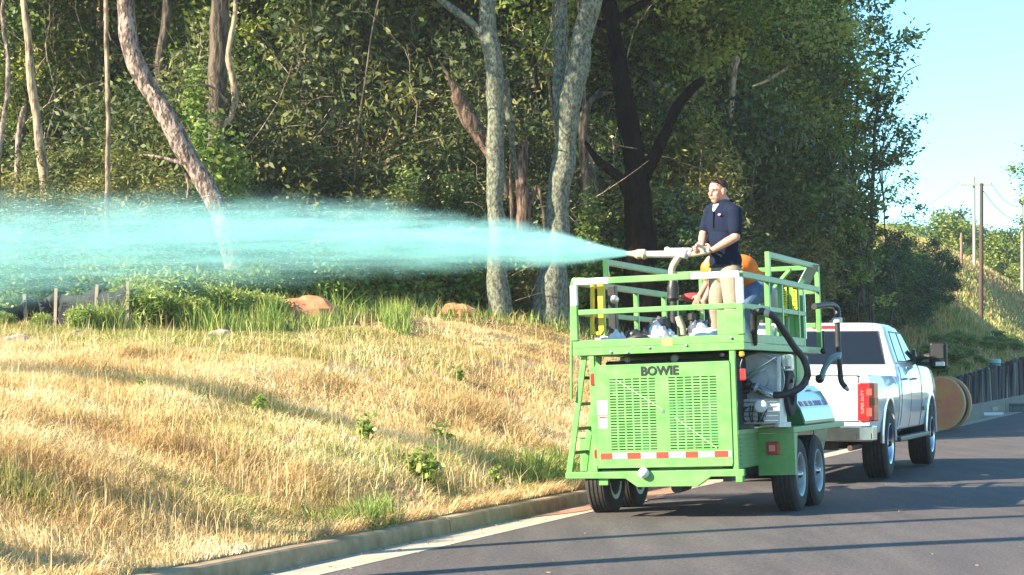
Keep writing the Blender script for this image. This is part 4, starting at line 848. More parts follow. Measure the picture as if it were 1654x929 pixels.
mb.limb([sL, sL.lerp(eL2, .8)], [.082, .07], 14); mb.limb([sR, sR.lerp(eR2, .8)], [.082, .07], 14); prt('shirt', mb, M['orange'], man2, b2, remesh=.01, relax=4)
mb = MB(); mb.ball(hp2+Vector((.02, 0, -.02)), (.175, .15, .155), Rl, 18, 12); mb.limb([hpL, hpL.lerp(kL2, .5), kL2, fL2], [.125, .11, .092, .075], 14); mb.limb([hpR, hpR.lerp(kR2, .5), kR2, fR2], [.125, .11, .092, .075], 14)
prt('jeans', mb, M['denim'], man2, b2, remesh=.01, relax=3)
for ft in (fL2, fR2):
    mb = MB(); mb.ball(ft+Vector((0, 0, -.01)), .05); mb.ball(ft+f2*.09+Vector((0, 0, -.03)), .04); mb.ball(ft+f2*.04+Vector((0, 0, -.03)), .04); prt('boot', mb, mat('dark_boot', (.04, .03, .025), .7), man2, b2, remesh=.009, relax=2)
# ------------------------------------------------------------------ loads lying on the platform
def lump(name, c, r_, m_, seed, label, cat, amp=.35, remesh=.014, group=None):
    """crumpled sheet or sack resting on the deck"""
    mb = MB(); mb.ball((0, 0, r_[2]*.8), r_, None, 34, 22); out = []
    for v in mb.v:
        v = Vector(v); n1 = mnoise.noise(v*5+Vector((seed, 0, 0))); n2 = abs(mnoise.noise(v*11+Vector((0, seed, 0))))
        k = 1+amp*1.6*n1-amp*1.5*n2+amp*.5*mnoise.noise(v*24+Vector((seed, 4, 0))); v = Vector((v.x*k, v.y*k, max(0, v.z*k))); out.append(tuple(v))
    mb.v = out; o = mb.build(name, m_, None, smooth=True, ang=25, label=label, cat=cat, group=group); o.location = c; return o
def ondeck(x, y, l, z=1.578): p = tl(x, y, l); return TM @ Vector((p.x, l, z))
lump('plastic_sheet', ondeck(990, 545, .3), (.15, .12, .12), M['bag'], 3, 'crumpled white plastic sack on the deck beside the yellow grab frame', 'sack')
lump('plastic_sheet', ondeck(1070, 540, .55), (.15, .14, .15), M['bag'], 9, 'bluish white plastic sack slumped left of the black riser pipe', 'sack')
lump('plastic_sheet', ondeck(1038, 550, .35), (.12, .12, .09), M['bag'], 15, 'flat white plastic scrap lying between the two sacks left of the riser', 'sack')
lump('plastic_sheet', ondeck(1145, 545, .40), (.18, .13, .13), M['bag'], 27, 'large white plastic sack right of the riser pipe, by the standing man', 'sack')
lump('tarpaulin', ondeck(1050, 545, .75), (.22, .18, .16), mat('black_tarpaulin', (.02, .02, .025), .35, col2=(.05, .05, .07), scale=6), 33, 'black bunched tarpaulin between the white sacks left of the riser', 'tarpaulin')
lump('tarpaulin', ondeck(1120, 548, .8), (.13, .16, .15), mat('slate_tarpaulin', (.06, .07, .10), .4, col2=(.18, .2, .26), scale=7), 39, 'slate blue bunched tarpaulin just right of the riser pipe', 'tarpaulin')
o = lump('sandbag', ondeck(1135, 556, .25), (.10, .09, .05), mat('buff_sacking', (.5, .36, .2), .9, col2=(.35, .24, .13), scale=20), 51, 'small buff sandbag at the toe board below the white sack', 'sandbag', .15)
mb = MB(); mb.tube(smoothline([(-.35, .1, .04), (-.1, -.05, .14), (.1, .05, .05), (.3, -.05, .1), (.4, .1, .03)], 6), .026, 10); o = mb.build('loose_hose', M['hose'], None, smooth=True, label='black hose length coiled across the deck among the sacks', cat='hose'); o.location = ondeck(1050, 548, .22)
mb = MB(); mb.tube([(0, 0, 0), (.02, .02, .3)], .022, 10); mb.tube([(.02, .02, .3), (.02, .02, .36)], .04, 10); o = mb.build('standing_pipe', M['black'], None, smooth=True, label='short black pipe stub standing right of the riser', cat='pipe'); o.location = ondeck(1114, 545, .7)
mb = MB(); mb.tube([(0, 0, 0), (-.02, .0, .24), (-.06, 0, .34)], [.045, .04, .03], 12); o = mb.build('pvc_elbow', M['beige'], None, smooth=True, label='cream plastic elbow leaning by the riser pipe', cat='pipe'); o.location = ondeck(1104, 545, .8)
jug_m = mat('white_jug_plastic', (.75, .74, .68), .35, col2=(.66, .64, .56), scale=4)
for (x, l, z, lab) in ((1233, 1.9, 1.578, 'white plastic jug with green label standing behind the thick black hose'), (1245, 2.7, 1.985, 'white plastic jug on the green hopper beside the yellow warning board')):
    j = empty('jug', ondeck(x, 520, l, z), (0, R(-1.9), -TH), label=lab, cat='jug')
    mb = MB(); mb.lathe([(.09, 0), (.10, .015), (.10, .19), (.085, .23), (.04, .26), (.035, .28)], Matrix.Scale(1.1, 4, (1, 0, 0)), 20); mb.build('jug_body', jug_m, j, smooth=True)
    MB().lathe([(.038, .275), (.038, .31), (.001, .312)], Matrix.Identity(4), 16).build('lid', M['black'], j)
    MB().tube(smoothline([(.05, 0, .25), (.12, 0, .25), (.12, 0, .15), (.10, 0, .11)], 4), .012, 8).build('jug_handle', jug_m, j, smooth=True)
mb = MB(); mb.ball((0, 0, .05), (.14, .06, .05)); o = mb.build('glove_pair', mat('red_rubber', (.5, .05, .05), .5), None, smooth=True, label='dark red rubber glove hung on the far rail by the bending man', cat='glove'); o.location = P(1120, 488, 21.6)
# ------------------------------------------------------------------ roadside things
def spool():
    D = 50.; c = P(1519, 650, D); z0 = float(roadz(-.9)); r_ = .66
    e = empty('cable_reel', (c.x, D, z0), (0, 0, R(-38)), label='large orange and pink faced cable reel standing on edge beyond the white pickup', cat='cable reel')
    X = Matrix.Translation((0, 0, r_)) @ Matrix.Rotation(R(90), 4, 'X')
    face = mat('orange_pink_plywood', (1.0, .40, .13), .7, col2=(1.0, .27, .17), scale=1.6, amt=.75); rimm = mat('pale_orange_rim', (.85, .45, .22), .7)
    for y in (0, -.34):
        f = MB().lathe([(.05, .02), (r_-.05, .02), (r_-.05, -.02), (.05, -.02)], X @ Matrix.Translation((0, 0, y)), 40, closed=True).build('reel_face', face, e)
        MB().lathe([(r_-.05, .03), (r_, .03), (r_, -.03), (r_-.05, -.03)], X @ Matrix.Translation((0, 0, y)), 40, closed=True).build('reel_rim', rimm, f)
    MB().lathe([(r_*.5, -.02), (r_*.5, -.32)], X, 24).build('reel_drum', rimm, e)
    mb = MB()
    for k in range(6): mb.lathe([(r_*.86+.028*math.cos(a), -.05-k*.05+.028*math.sin(a)) for a in [R(q) for q in range(0, 360, 60)]], X, 32, closed=True)
    mb.build('wound_cable', M['hose'], e, smooth=True)
spool()
mb = MB(); mb.tube([(-.9, 0, .07), (.9, .35, .07)], .065, 12); o = mb.build('white_pipe', M['white'], None, smooth=True, label='short white pipe lying on the road by the far kerb', cat='pipe'); q = P(1579, 667, 66); o.location = (q.x, 66, float(roadz(-1)))
# palisade of upright posts holding the bank
pal = empty('palisade_wall', (*xy(.25, 30), .3), (0, 0, -KH), label='low retaining wall of dark and weathered upright posts along the far kerb', cat='wall')
pm = [mat('post_'+n_, a, .9, col2=b, scale=5, amt=.5, stretch=(3, 3, .3)) for n_, a, b in (('black', (.014, .015, .02), (.04, .04, .045)), ('slate', (.05, .06, .08), (.09, .10, .12)), ('brown', (.10, .065, .04), (.17, .12, .08)), ('pale', (.30, .25, .19), (.4, .34, .27)))]
posts = []
for v in range(4):
    mb = MB(); mb.prism([(-.10, -.4), (-.10, 1.0), (-.04, 1.06), (.05, 1.03), (.10, .97), (.10, -.4)], -.05, .05, axis=1); o = mb.build('post', pm[v], pal, bevel=.012); posts.append(o)
t = 29.0; k = 0
while t < 92:
    i = random.choices(range(4), (5, 3, 2, 1))[0]; src = posts[i]
    if k < 4: o = posts[k]
    else: o = src.copy(); C.objects.link(o); o.parent = pal
    zt = float(backz(t)); zk = float(kerbtop(t)); hgt = max(.35, zt-zk+.14+random.uniform(-.10, .07))
    sx = random.uniform(.7, 1.1) if k % 4 else random.uniform(.25, .5); o.scale = (sx, 1, hgt); o.rotation_euler = (R(random.uniform(-4, 4)), R(random.uniform(-3, 3)), R(90+random.uniform(-8, 8)))
    o.location = (random.uniform(-.02, .02)+.17, t-30, zk-.3+.0); t += .22*sx+random.uniform(.02, .09)*(1 if t > 29 else 1); k += 1
    if k > 290: break
# poles
def pole(x, yb, yt, D, wpx, m_, label, lean=0, arm=False, sink=.3, z=None):
    b, t_ = P(x, yb, D), P(x+lean, yt, D); r_ = wpx/F*D/2; b0 = Vector((b.x, b.y, min(b.z, gz(b.x, b.y))-sink))
    e = empty('utility_pole', b0, label=label, cat='utility pole')
    MB().tube([(0, 0, 0), ((t_-b0)*.5), (t_-b0)], [r_*1.12, r_, r_*.85], 12).build('shaft', m_, e, smooth=True)
    if arm:
        tt = t_-b0+Vector((0, 0, -.5)); MB().beam(tt+Vector((-.9, -.12, 0)), tt+Vector((1.1, -.12, 0)), .09, .11).build('crossarm', m_, e)
        for s in (-.8, -.3, .5, 1.0): MB().lathe([(.03, 0), (.05, .05), (.03, .09), (.045, .13), (.001, .16)], Matrix.Translation(tt+Vector((s, -.12, .055))), 10).build('insulator', M['white'], e, smooth=True)
    return t_
pw = mat('dark_pole_wood', (.05, .032, .024), .9, col2=(.12, .08, .06), scale=4, amt=.5, stretch=(4, 4, .3))
pl = mat('pale_pole_wood', (.46, .40, .33), .85, col2=(.34, .29, .24), scale=4, amt=.5, stretch=(4, 4, .3))
pbr = mat('reddish_pole_wood', (.20, .12, .09), .9, col2=(.3, .2, .15), scale=4, stretch=(4, 4, .3))
t1 = pole(1584.5, 541, 296, 100, 7, pw, 'dark wooden utility pole, thickest and nearest on the slope at right', 1)
t2 = pole(1574, 440, 286, 125, 5, pl, 'pale utility pole with a short crossarm behind the dark pole', -1, arm=True)
t3 = pole(1651, 470, 318, 132, 5, pl, 'pale utility pole at the right edge of the picture', 0)
t4 = pole(1553, 432, 378, 120, 5, pbr, 'short reddish pole stub left of the pale utility pole')
def wire(a, b, sag, r_, label):
    pts = [a.lerp(b, i/16)+Vector((0, 0, -sag*4*(i/16)*(1-i/16))) for i in range(17)]
    mb = MB(); mb.tube(pts, r_, 5); mb.build('power_line', M['black'], None, label=label, cat='wire')
wire(t2+Vector((-.8, -.1, -.3)), P(1380, 372, 190), .8, .012, 'thin wire running from the crossarm left into the trees')
wire(t2+Vector((1.0, -.1, -.3)), t3+Vector((0, 0, -.6)), .5, .02, 'thin wire between the pale pole and the pole at the edge')
wire(t1+Vector((.1, 0, -.4)), t3+Vector((0, 0, -1.4)), .5, .02, 'lower thin wire from the dark pole to the edge pole')
a, b = P(1488, 508, 80), P(1526, 424, 84); a.z = gz(a.x, a.y)-.2
MB().tube([a, a.lerp(b, .5), b], .032, 8).build('guy_guard', mat('yellow_guard', (.62, .45, .06), .5), None, smooth=True, label='slanting yellow guy-wire guard on the shaded slope', cat='guy wire')
# utility box and marker post on the bank
q = P(1631, 550, 76); q.z = gz(q.x, q.y)-.1; e = empty('utility_box', q, label='grey green utility cabinet on the bank above the post wall', cat='utility box'); bm_ = mat('grey_green_box', (.06, .10, .09), .5, col2=(.09, .13, .12))
MB().box((-.75, -.3, 0), (.75, .4, .62)).build('cabinet', bm_, e, bevel=.02); MB().box((-.79, -.34, .622), (.79, .44, .69)).build('lid', bm_, e, bevel=.02); MB().box((-.01, -.306, .05), (.01, -.299, .6)).box((.1, -.33, .3), (.16, -.30, .36)).build('door_seam', M['black'], e)
q = P(1607, 572, 72); q.z = gz(q.x, q.y)-.05; e = empty('marker_post', q, label='short teal capped marker post below the utility cabinet', cat='marker post')
MB().tube([(0, 0, 0), (0, 0, .36)], .19, 12).build('pedestal', mat('dull_teal_plastic', (.09, .22, .20), .5), e, smooth=True); MB().tube([(0, 0, .362), (0, 0, .47), (0, 0, .5)], [.21, .21, .17], 12).build('cap', mat('pale_teal_plastic', (.35, .60, .55), .45), e, smooth=True)
# far house roof peeping over the hill
q = P(1632, 470, 240); e = empty('distant_house', q, label='tiny pinkish house roof peeping over the sunlit hill', cat='house')
MB().box((-3.4, 0, -8), (3.4, 6, .2)).build('wall', mat('pale_siding', (.55, .5, .46), .8), e); MB().prism([(-.3, .2), (3, 2.2), (6.3, .2)], -3.8, 3.8, axis=0).build('roof', mat('pinkish_roof', (.5, .3, .27), .8), e)
# silt fence at the left with its stakes
sf = empty('silt_fence', P(0, 500, 31), label='black fabric silt fence sagging between wooden stakes at the left edge of the field', cat='fence'); b0 = sf.location.copy()
sx = [(-95, 535, 468), (-40, 533, 478), (-5, 530, 488), (44, 526, 476), (90, 522, 466), (154, 517, 460), (207, 514, 455)]; fm = mat('black_silt_fabric', (.006, .007, .010), .8, col2=(.018, .02, .026), scale=5, bump=.02, bscale=7); fm2 = mat('raw_stake', (.30, .22, .15), .9, col2=(.45, .36, .27), scale=5)
pts = []
for x, yb, yt in sx:
    D = 31.5+.5*math.sin(x*.02); g_ = P(x, yb, D); z = gz(g_.x, g_.y); tp = P(x, yt, D); pts.append((Vector((g_.x, g_.y, z)), tp.z))
NS = 7; mb = MB()
for i in range(len(pts)-1):
    for k in range(NS+(i == len(pts)-2)):
        f = k/NS; p_ = pts[i][0].lerp(pts[i+1][0], f); zt_ = pts[i][1]*(1-f)+pts[i+1][1]*f-.10*4*f*(1-f)-.04; off = .05*mnoise.noise(Vector((i+f, 2, 0))*2)
        for r_ in range(6): mb.v.append((p_.x-b0.x+.03*math.sin(r_*2+i*3+k), p_.y+off*(r_/5)-b0.y+.05*math.sin(k*2.1+r_), p_.z-.1+(zt_-p_.z+.1)*r_/5-b0.z))
nc = len(mb.v)//6
for c_ in range(nc-1):
    for r_ in range(5): mb.f.append((c_*6+r_, (c_+1)*6+r_, (c_+1)*6+r_+1, c_*6+r_+1)); mb.m.append(0)
mb.build('fabric', fm, sf, smooth=True, solid=.01)
for p_, zt_ in pts:
    a = p_-b0; MB().beam(a+Vector((0, -.05, -.2)), Vector((a.x+random.uniform(-.04, .04), a.y-.05, zt_-b0.z)), .05).build('stake', fm2, sf, bevel=.004)
# rocks and clods
def rock(name, c, r_, m_, label, cat='rock', seed=0, group=None, sink=.3):
    mb = MB(); mb.ball((0, 0, 0), r_, None, 18, 12); out = []
    for v in mb.v:
        v = Vector(v); k = 1+.7*mnoise.noise(v*(.9/max(r_))+Vector((seed*3.1, 0, 0)))+.35*mnoise.noise(v*(2.6/max(r_))+Vector((seed, 1, 0))); out.append(tuple(v*k))
    mb.v = out; o = mb.build(name, m_, None, smooth=True, ang=12, label=label, cat=cat, group=group); o.location = (c.x, c.y, gz(c.x, c.y)+r_[2]*(1-sink)); return o
clay = mat('red_clay', (.42, .15, .06), .95, col2=(.55, .27, .14), scale=5, amt=.6, bump=.02, bscale=9); pale = mat('pale_stone', (.42, .36, .30), .9, col2=(.3, .24, .18), scale=4, amt=.5, bump=.01, bscale=15)
rock('clay_boulder', P(490, 500, 34.5), (.46, .35, .25), clay, 'big orange red clay boulder at the back of the field', 'boulder', 3)
rock('clay_boulder', P(740, 494, 37.5), (.28, .22, .15), clay, 'small orange clay lump under the leafy bushes at the field edge', 'boulder', 5)
for i, (x, y, D, r_, lab) in enumerate(((22, 536, 27, .22, 'pale flat rock below the silt fence, nearest the left edge'), (118, 524, 29, .14, 'small pale rock right of the flat one, below the silt fence'), (206, 522, 29.5, .12, 'whitish rock below the last silt fence stake'), (355, 524, 30, .17, 'long white rock in the yellow grass right of the silt fence'), (255, 524, 30, .10, 'tiny pale rock between the whitish and the long white one'))):
    rock('pale_rock', P(x, y, D), (r_*1.0, r_*.8, r_*.4), pale, lab, 'rock', i+11, sink=.1)
# crushed stone by the ladder: too many pieces to count
V, Q = [], []; n = 900; mb = MB()
for i in range(420):
    u, t = random.uniform(.5, 2.1), random.uniform(-.9, 1.9); X, Y = xy(u, t+1.0); s = random.uniform(.015, .05); z = gz(X, Y)
    mb.ball((X, Y, z+s*.5), (s*random.uniform(.8, 1.5), s*random.uniform(.8, 1.5), s*.7), Matrix.Rotation(random.uniform(0, 6), 3, 'Z'), 5, 4)
mb.build('crushed_stone', mat('crushed_stone', (.55, .56, .58), .9, col2=(.36, .34, .33), scale=2.5, amt=.8), None, kind='stuff')
# ------------------------------------------------------------------ leaves, crowns, shrubs
def leafcloud(cent, spread, per, size, seed, tone0=.5, tvar=.25, elong=1.7, droop=0.):
    r_ = np.random.default_rng(seed); n = len(cent)*per
    c = np.repeat(cent, per, 0)+r_.normal(0, 1, (n, 3))*np.repeat(spread, per)[:, None]*np.array([1, 1, .6])
    d = r_.normal(0, 1, (n, 3)); d[:, 2] = d[:, 2]*.55-droop; d /= np.linalg.norm(d, axis=1)[:, None]
    e = np.cross(d, r_.normal(0, 1, (n, 3))); e /= np.linalg.norm(e, axis=1)[:, None]; s = size*r_.uniform(.6, 1.4, n)[:, None]
    V = np.stack([c-d*s*elong*.5, c+e*s*.42-d*s*.08, c+d*s*elong*.5, c-e*s*.42-d*s*.08], 1).reshape(-1, 3)
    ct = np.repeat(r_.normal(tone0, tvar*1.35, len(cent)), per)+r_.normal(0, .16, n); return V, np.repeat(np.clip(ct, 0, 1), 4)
def quads(n): return np.arange(n*4, dtype=np.int32)
def crownpts(seed, h, rad, n, hollow=.35, z0=0, lean=0):
    r_ = np.random.default_rng(seed); p = r_.normal(0, 1, (n*3, 3)); p /= np.linalg.norm(p, axis=1)[:, None]; p *= (hollow+(1-hollow)*r_.random((n*3, 1))**.6)*1.08
    k = 1+.35*np.sin(p[:, 0]*3+seed)+.25*np.cos(p[:, 1]*4-seed*2); p *= k[:, None]; p = p[:n]
    z = (p[:, 2]+1)*.5*h+z0; w_ = rad*(.75+.3*np.sin(z*1.7+seed)); return np.stack([p[:, 0]*w_, p[:, 1]*w_, z], 1)
crowns = []
def crown(name, seed, h, rad, n, per, size, m_, spread=.33, tone=.5, z0=0, droop=.1, elong=1.7):
    c = crownpts(seed, h, rad, n, z0=z0); c = c[vn(c[:, 0]+c[:, 2]*.7, c[:, 1]+c[:, 2]*.7, 1.0, seed) > .33]; n = len(c); V, T = leafcloud(c, np.full(n, spread)*np.random.default_rng(seed).uniform(.6, 1.4, n), per, size, seed+50, tone, droop=droop, elong=elong)
    me = npmesh(name, V, quads(len(V)//4), tone=T, mats=[M[m_]]); return me, c
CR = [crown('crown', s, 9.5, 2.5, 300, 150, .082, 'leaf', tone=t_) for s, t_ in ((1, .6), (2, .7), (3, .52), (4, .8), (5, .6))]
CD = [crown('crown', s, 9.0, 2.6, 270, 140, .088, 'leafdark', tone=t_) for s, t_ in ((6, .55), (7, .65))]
def limbs(mb, c, top, rng_, k=12, r0=.07):
    for q in c[rng_.choice(len(c), k, replace=False)]:
        q = Vector(q); s = Vector((0, 0, max(.3, q.z*.62))); s = top(s.z); m_ = s.lerp(q, .5)+Vector((0, 0, -.15)); mb.tube([s, m_, q], [r0, r0*.55, r0*.15], 5, cap=False)
def tree(px, D, cr, zc, trunk_px=14, m_='bark', label='', group=None, ch=8, scale=1.0, rz=None, name='broadleaf_tree', sz=1.0, y=None):
    """px = pixel column, D = distance, zc = height of the crown's base above ground"""
    X = (px-827)/F*D; Y = D if y is None else y; z = gz(X, Y); e = empty(name, (X, Y, z-.1), label=label, cat='tree', group=group); r_ = trunk_px/F*D/2; rn = np.random.default_rng(abs(int(px*7+D)))
    H_ = zc+ch*scale*sz; bend = rn.normal(0, .25, (7, 2)); tp = [Vector((bend[i, 0]*i*.18, bend[i, 1]*i*.18, H_*i/6)) for i in range(7)]
    line = smoothline(tp, 3); top = lambda zz: line[min(len(line)-1, int((zz+zc)/H_*(len(line)-1)))]-Vector((0, 0, 0))
    mb = MB(); mb.tube(line, [r_*(1.25 if i == 0 else 1)*(1-.75*i/len(line)) for i in range(len(line))], 8)
    me, c = cr
    rot = rn.uniform(0, 6.28) if rz is None else rz; Rz = Matrix.Rotation(rot, 3, 'Z')
    for q in c[rn.choice(len(c), 14, replace=False)]:
        q = Rz @ Vector((q[0]*scale, q[1]*scale, q[2]*scale*sz)); q.z += zc; s = line[min(len(line)-1, max(1, int((q.z*.8)/H_*(len(line)-1))))]; mb.tube([s, s.lerp(q, .5)+Vector((0, 0, -.12)), q], [r_*.38, r_*.2, .01], 5, cap=False)
    mb.build('trunk', M[m_], e, smooth=True, ang=80)
    o = link('crown', me, e); o.location = (0, 0, zc); o.rotation_euler.z = rot; o.scale = (scale, scale, scale*sz); return e
# ------------------------------------------------------------------ the wood: named trunks at its edge
def trunk_at(name, label, D, line, m_, branches=(), crown_=None, cz=7.5, cs=1.0, cat='tree', sink=.3, knots=0, seed=0):
    """line = [(x, y, width in px)...] from the foot up"""
    f = P(line[0][0], line[0][1], D); base = Vector((f.x, f.y, gz(f.x, f.y)-sink)); e = empty(name, base, label=label, cat=cat)
    pts = [P(x, y, D)-base for x, y, w_ in line]; pts[0] = Vector((pts[0].x, pts[0].y, 0)); rs = [w_/F*D/2 for x, y, w_ in line]; rs[0] *= 1.3
    def sm(pts, rs, n=6):
        l = smoothline(pts, n); r_ = np.interp(np.linspace(0, len(rs)-1, len(l)), range(len(rs)), rs)
        return [p+Vector((mnoise.noise(p*1.3+Vector((seed, 0, 0))), mnoise.noise(p*1.3+Vector((0, seed+5, 0))), 0))*.35*q for p, q in zip(l, r_)], [q*(1+.16*mnoise.noise(p*2.2+Vector((seed, 3, 1)))) for p, q in zip(l, r_)]
    a, b = sm(pts, rs, 8); mb = MB(); mb.tube(a, b, 18)
    for k, v in enumerate(mb.v):
        v = Vector(v); mb.v[k] = tuple(v+Vector((mnoise.noise(v*6), mnoise.noise(v*6+Vector((9, 0, 0))), 0))*.05*max(rs))
    mb.build('trunk', M[m_], e, smooth=True, ang=80)
    for br in branches:
        nm = 'branch'; l = [P(x, y, D+(q[3] if len(q) > 3 else 0))-base for q in br for x, y in [(q[0], q[1])]]; a, b = sm(l, [q[2]/F*D/2 for q in br], 5); MB().tube(a, b, 10).build(nm, M[m_], e, smooth=True, ang=80)
    if crown_:
        me, c = crown_; o = link('crown', me, e); tp = pts[-1]; o.location = (tp.x, tp.y, cz); o.rotation_euler.z = D*7+line[0][0]; o.scale = (cs, cs, cs)
    return e
trunk_at('leaning_tree', 'thick pinkish grey leaning tree trunk rising behind the spray at left', 36, [(395, 480, 36), (372, 400, 34), (340, 315, 31), (300, 245, 31), (262, 178, 30), (232, 130, 30), (213, 85, 29), (205, 30, 28), (206, -40, 26), (215, -200, 22)], 'pinkbark', [[(296, 265, 8), (262, 255, 6), (230, 250, 3)], [(300, 280, 6), (305, 300, 5), (302, 320, 2)], [(225, 125, 7), (250, 150, 5, -.2), (262, 185, 2, -.3)]], CR[0], 10.0, 1.0, seed=1)
trunk_at('lichen_tree', 'straight trunk mottled with pale lichen, with a limb rising to its left', 38.5, [(808, 492, 34), (804, 400, 30), (800, 300, 28), (800, 200, 28), (799, 120, 28), (791, 50, 27), (787, 0, 26), (784, -80, 26), (780, -260, 20)], 'lichen', [[(785, 62, 17), (765, 40, 14), (742, 22, 13), (715, 2, 12), (670, -40, 9)], [(812, 130, 16, .3), (822, 190, 12, .5), (835, 290, 6, .7)]], CR[1], 10, 1, seed=2)
trunk_at('forked_lichen_tree', 'broad grey green lichen trunk sweeping up to the right beside the black trunk', 39, [(886, 495, 58), (893, 420, 42), (901, 340, 37), (910, 260, 38), (922, 180, 38), (933, 110, 35), (944, 50, 32), (952, 0, 32), (966, -80, 28), (990, -250, 22)], 'lichen', [[(913, 235, 26, .1), (906, 180, 24, .3), (905, 110, 22, .4), (906, 40, 21, .5), (905, -30, 18, .5), (900, -200, 14, .6)]], CR[2], 10, 1, seed=3)
trunk_at('blackened_tree', 'black burnt-looking trunk forking into a long right arm and a broken left stub', 41, [(1040, 500, 56), (1036, 400, 52), (1030, 320, 44), (1026, 265, 40), (1018, 200, 36), (1008, 150, 30), (998, 95, 27), (990, 50, 25), (985, 10, 26), (975, -40, 20), (960, -200, 15)], 'char', [[(1038, 290, 26), (1056, 250, 20), (1075, 212, 17), (1092, 175, 17), (1112, 150, 16), (1128, 135, 15), (1138, 127, 8)], [(1018, 312, 26), (1003, 290, 17), (985, 275, 15), (966, 258, 12), (948, 234, 8), (945, 228, 2)], [(990, 30, 18), (1003, 28, 16), (1022, 16, 15), (1045, 2, 13), (1060, -20, 9)], [(985, 40, 14), (970, 38, 12), (955, 30, 7)]], None, seed=4)
trunk_at('broken_snag', 'splintered leaning snag of red brown wood left of the straight lichen trunk', 42, [(850, 460, 20), (820, 330, 22), (795, 250, 24), (772, 215, 26), (752, 180, 24), (742, 155, 18), (728, 130, 7), (716, 108, 4), (708, 97, 1)], 'snag', [[(750, 190, 14), (738, 170, 10), (730, 155, 3)]], seed=5)
trunk_at('split_stump', 'tall split reddish brown stump between the two lichen trunks', 40, [(850, 492, 34), (848, 420, 28), (846, 350, 24), (843, 290, 20), (846, 250, 14), (850, 226, 5)], 'snag', [[(840, 470, 14), (830, 400, 9), (826, 320, 6), (825, 250, 3)], [(862, 440, 8), (868, 380, 6), (874, 430, 3)], [(858, 330, 7), (868, 300, 6), (880, 360, 6), (896, 470, 7)]], seed=6)
trunk_at('ivy_clad_tree', 'slim dark trunk with ragged moss standing just left of the black forked trunk', 41.5, [(962, 495, 20), (955, 400, 19), (948, 320, 18), (943, 250, 14), (944, 200, 12), (952, 165, 10), (975, 152, 7), (990, 150, 4)], 'bark', [[(945, 262, 8), (938, 220, 8), (940, 185, 7), (955, 160, 5), (972, 142, 3)]], seed=7)
trunk_at('vine_tree', 'dark straight trunk with a pale twisting vine stem on its right side', 39, [(352, 470, 34), (352, 380, 30), (350, 280, 28), (350, 200, 29), (352, 120, 31), (354, 50, 31), (356, 0, 30), (357, -80, 28), (358, -250, 22)], 'bark', [], CR[3], 10, 1, seed=8)
trunk_at('twisting_vine', 'thick pale tan vine twisting upward in front of the dark straight trunk at left', 38.4, [(362, 350, 6), (366, 300, 7), (358, 215, 8), (372, 190, 10), (380, 160, 11), (376, 125, 10), (368, 95, 10), (372, 65, 9), (379, 30, 8), (380, -20, 7), (376, -150, 5)], 'palebark', [[(358, 215, 6), (366, 250, 7), (372, 300, 5), (378, 350, 3)], [(368, 168, 5), (345, 142, 4, -.3), (320, 138, 3, -.6), (280, 146, 2, -.7)]], cat='vine', seed=9)
trunk_at('pale_tree', 'slim pale tan trunk second from the left edge, leaning slightly left', 36.5, [(82, 480, 20), (76, 380, 18), (71, 300, 17), (63, 230, 16), (55, 160, 14), (48, 100, 13), (42, 40, 12), (38, 0, 11), (30, -120, 8)], 'palebark', [[(58, 115, 4), (68, 100, 3), (76, 90, 1)]], CR[4], 9, .8, seed=10)
trunk_at('crooked_sapling', 'thin crooked grey sapling at the extreme left edge', 35.5, [(-6, 470, 10), (-2, 260, 9), (6, 190, 8), (13, 150, 8), (12, 90, 7), (6, 50, 7), (5, 10, 7), (18, -60, 6)], 'pinkbark', [], None, seed=11)
trunk_at('straight_sapling', 'thin straight pale sapling between the pale tan trunk and the leaning trunk', 36.2, [(172, 470, 9), (173, 300, 8), (175, 200, 8), (173, 100, 8), (171, 30, 8), (171, -100, 6)], 'palebark', [], CR[2], 9, .6, seed=12)
trunk_at('short_broken_stem', 'small broken pinkish stem beside the pale tan trunk at left', 37, [(30, 480, 11), (28, 300, 10), (30, 220, 9), (36, 180, 7), (40, 172, 2)], 'pinkbark', [], None, seed=13)
trunk_at('shaded_tree', 'grey brown trunk behind the leaning trunk, partly lit near the top', 43, [(262, 480, 20), (260, 300, 18), (258, 120, 16), (262, 80, 16), (268, 30, 15), (272, -40, 14), (276, -200, 12)], 'bark', [], CR[0], 10, 1, seed=14)
trunk_at('dark_thin_tree', 'thin black trunk with a low side branch in the gap right of the vine', 46, [(456, 470, 12), (457, 220, 10), (455, 190, 9), (449, 130, 8), (446, 60, 8), (448, -60, 8)], 'char', [[(455, 175, 4), (440, 180, 4), (430, 200, 3)], [(450, 160, 5), (462, 148, 3)]], CD[0], 8, 1, seed=15)
trunk_at('edge_tree', 'slender dark trunk at the outer right edge of the wood, sky on both sides', 55, [(1408, 470, 8), (1407, 400, 6), (1409, 330, 6), (1411, 260, 6), (1414, 200, 5), (1422, 160, 4), (1432, 130, 2)], 'bark', [[(1411, 270, 4), (1432, 240, 3), (1448, 210, 2), (1458, 190, 1)], [(1409, 330, 3), (1428, 312, 2), (1442, 305, 1)], [(1414, 200, 4), (1438, 165, 3), (1460, 120, 2), (1488, 104, 1)], [(1410, 300, 3), (1398, 270, 2), (1392, 250, 1)]], seed=16)
trunk_at('edge_tree', 'thin slanting trunk left of the slender trunk at the right edge of the wood', 56, [(1396, 470, 8), (1388, 400, 8), (1380, 350, 7), (1376, 290, 6), (1380, 220, 5), (1386, 150, 4)], 'bark', [[(1388, 400, 5), (1372, 360, 4), (1366, 300, 3)]], seed=17)
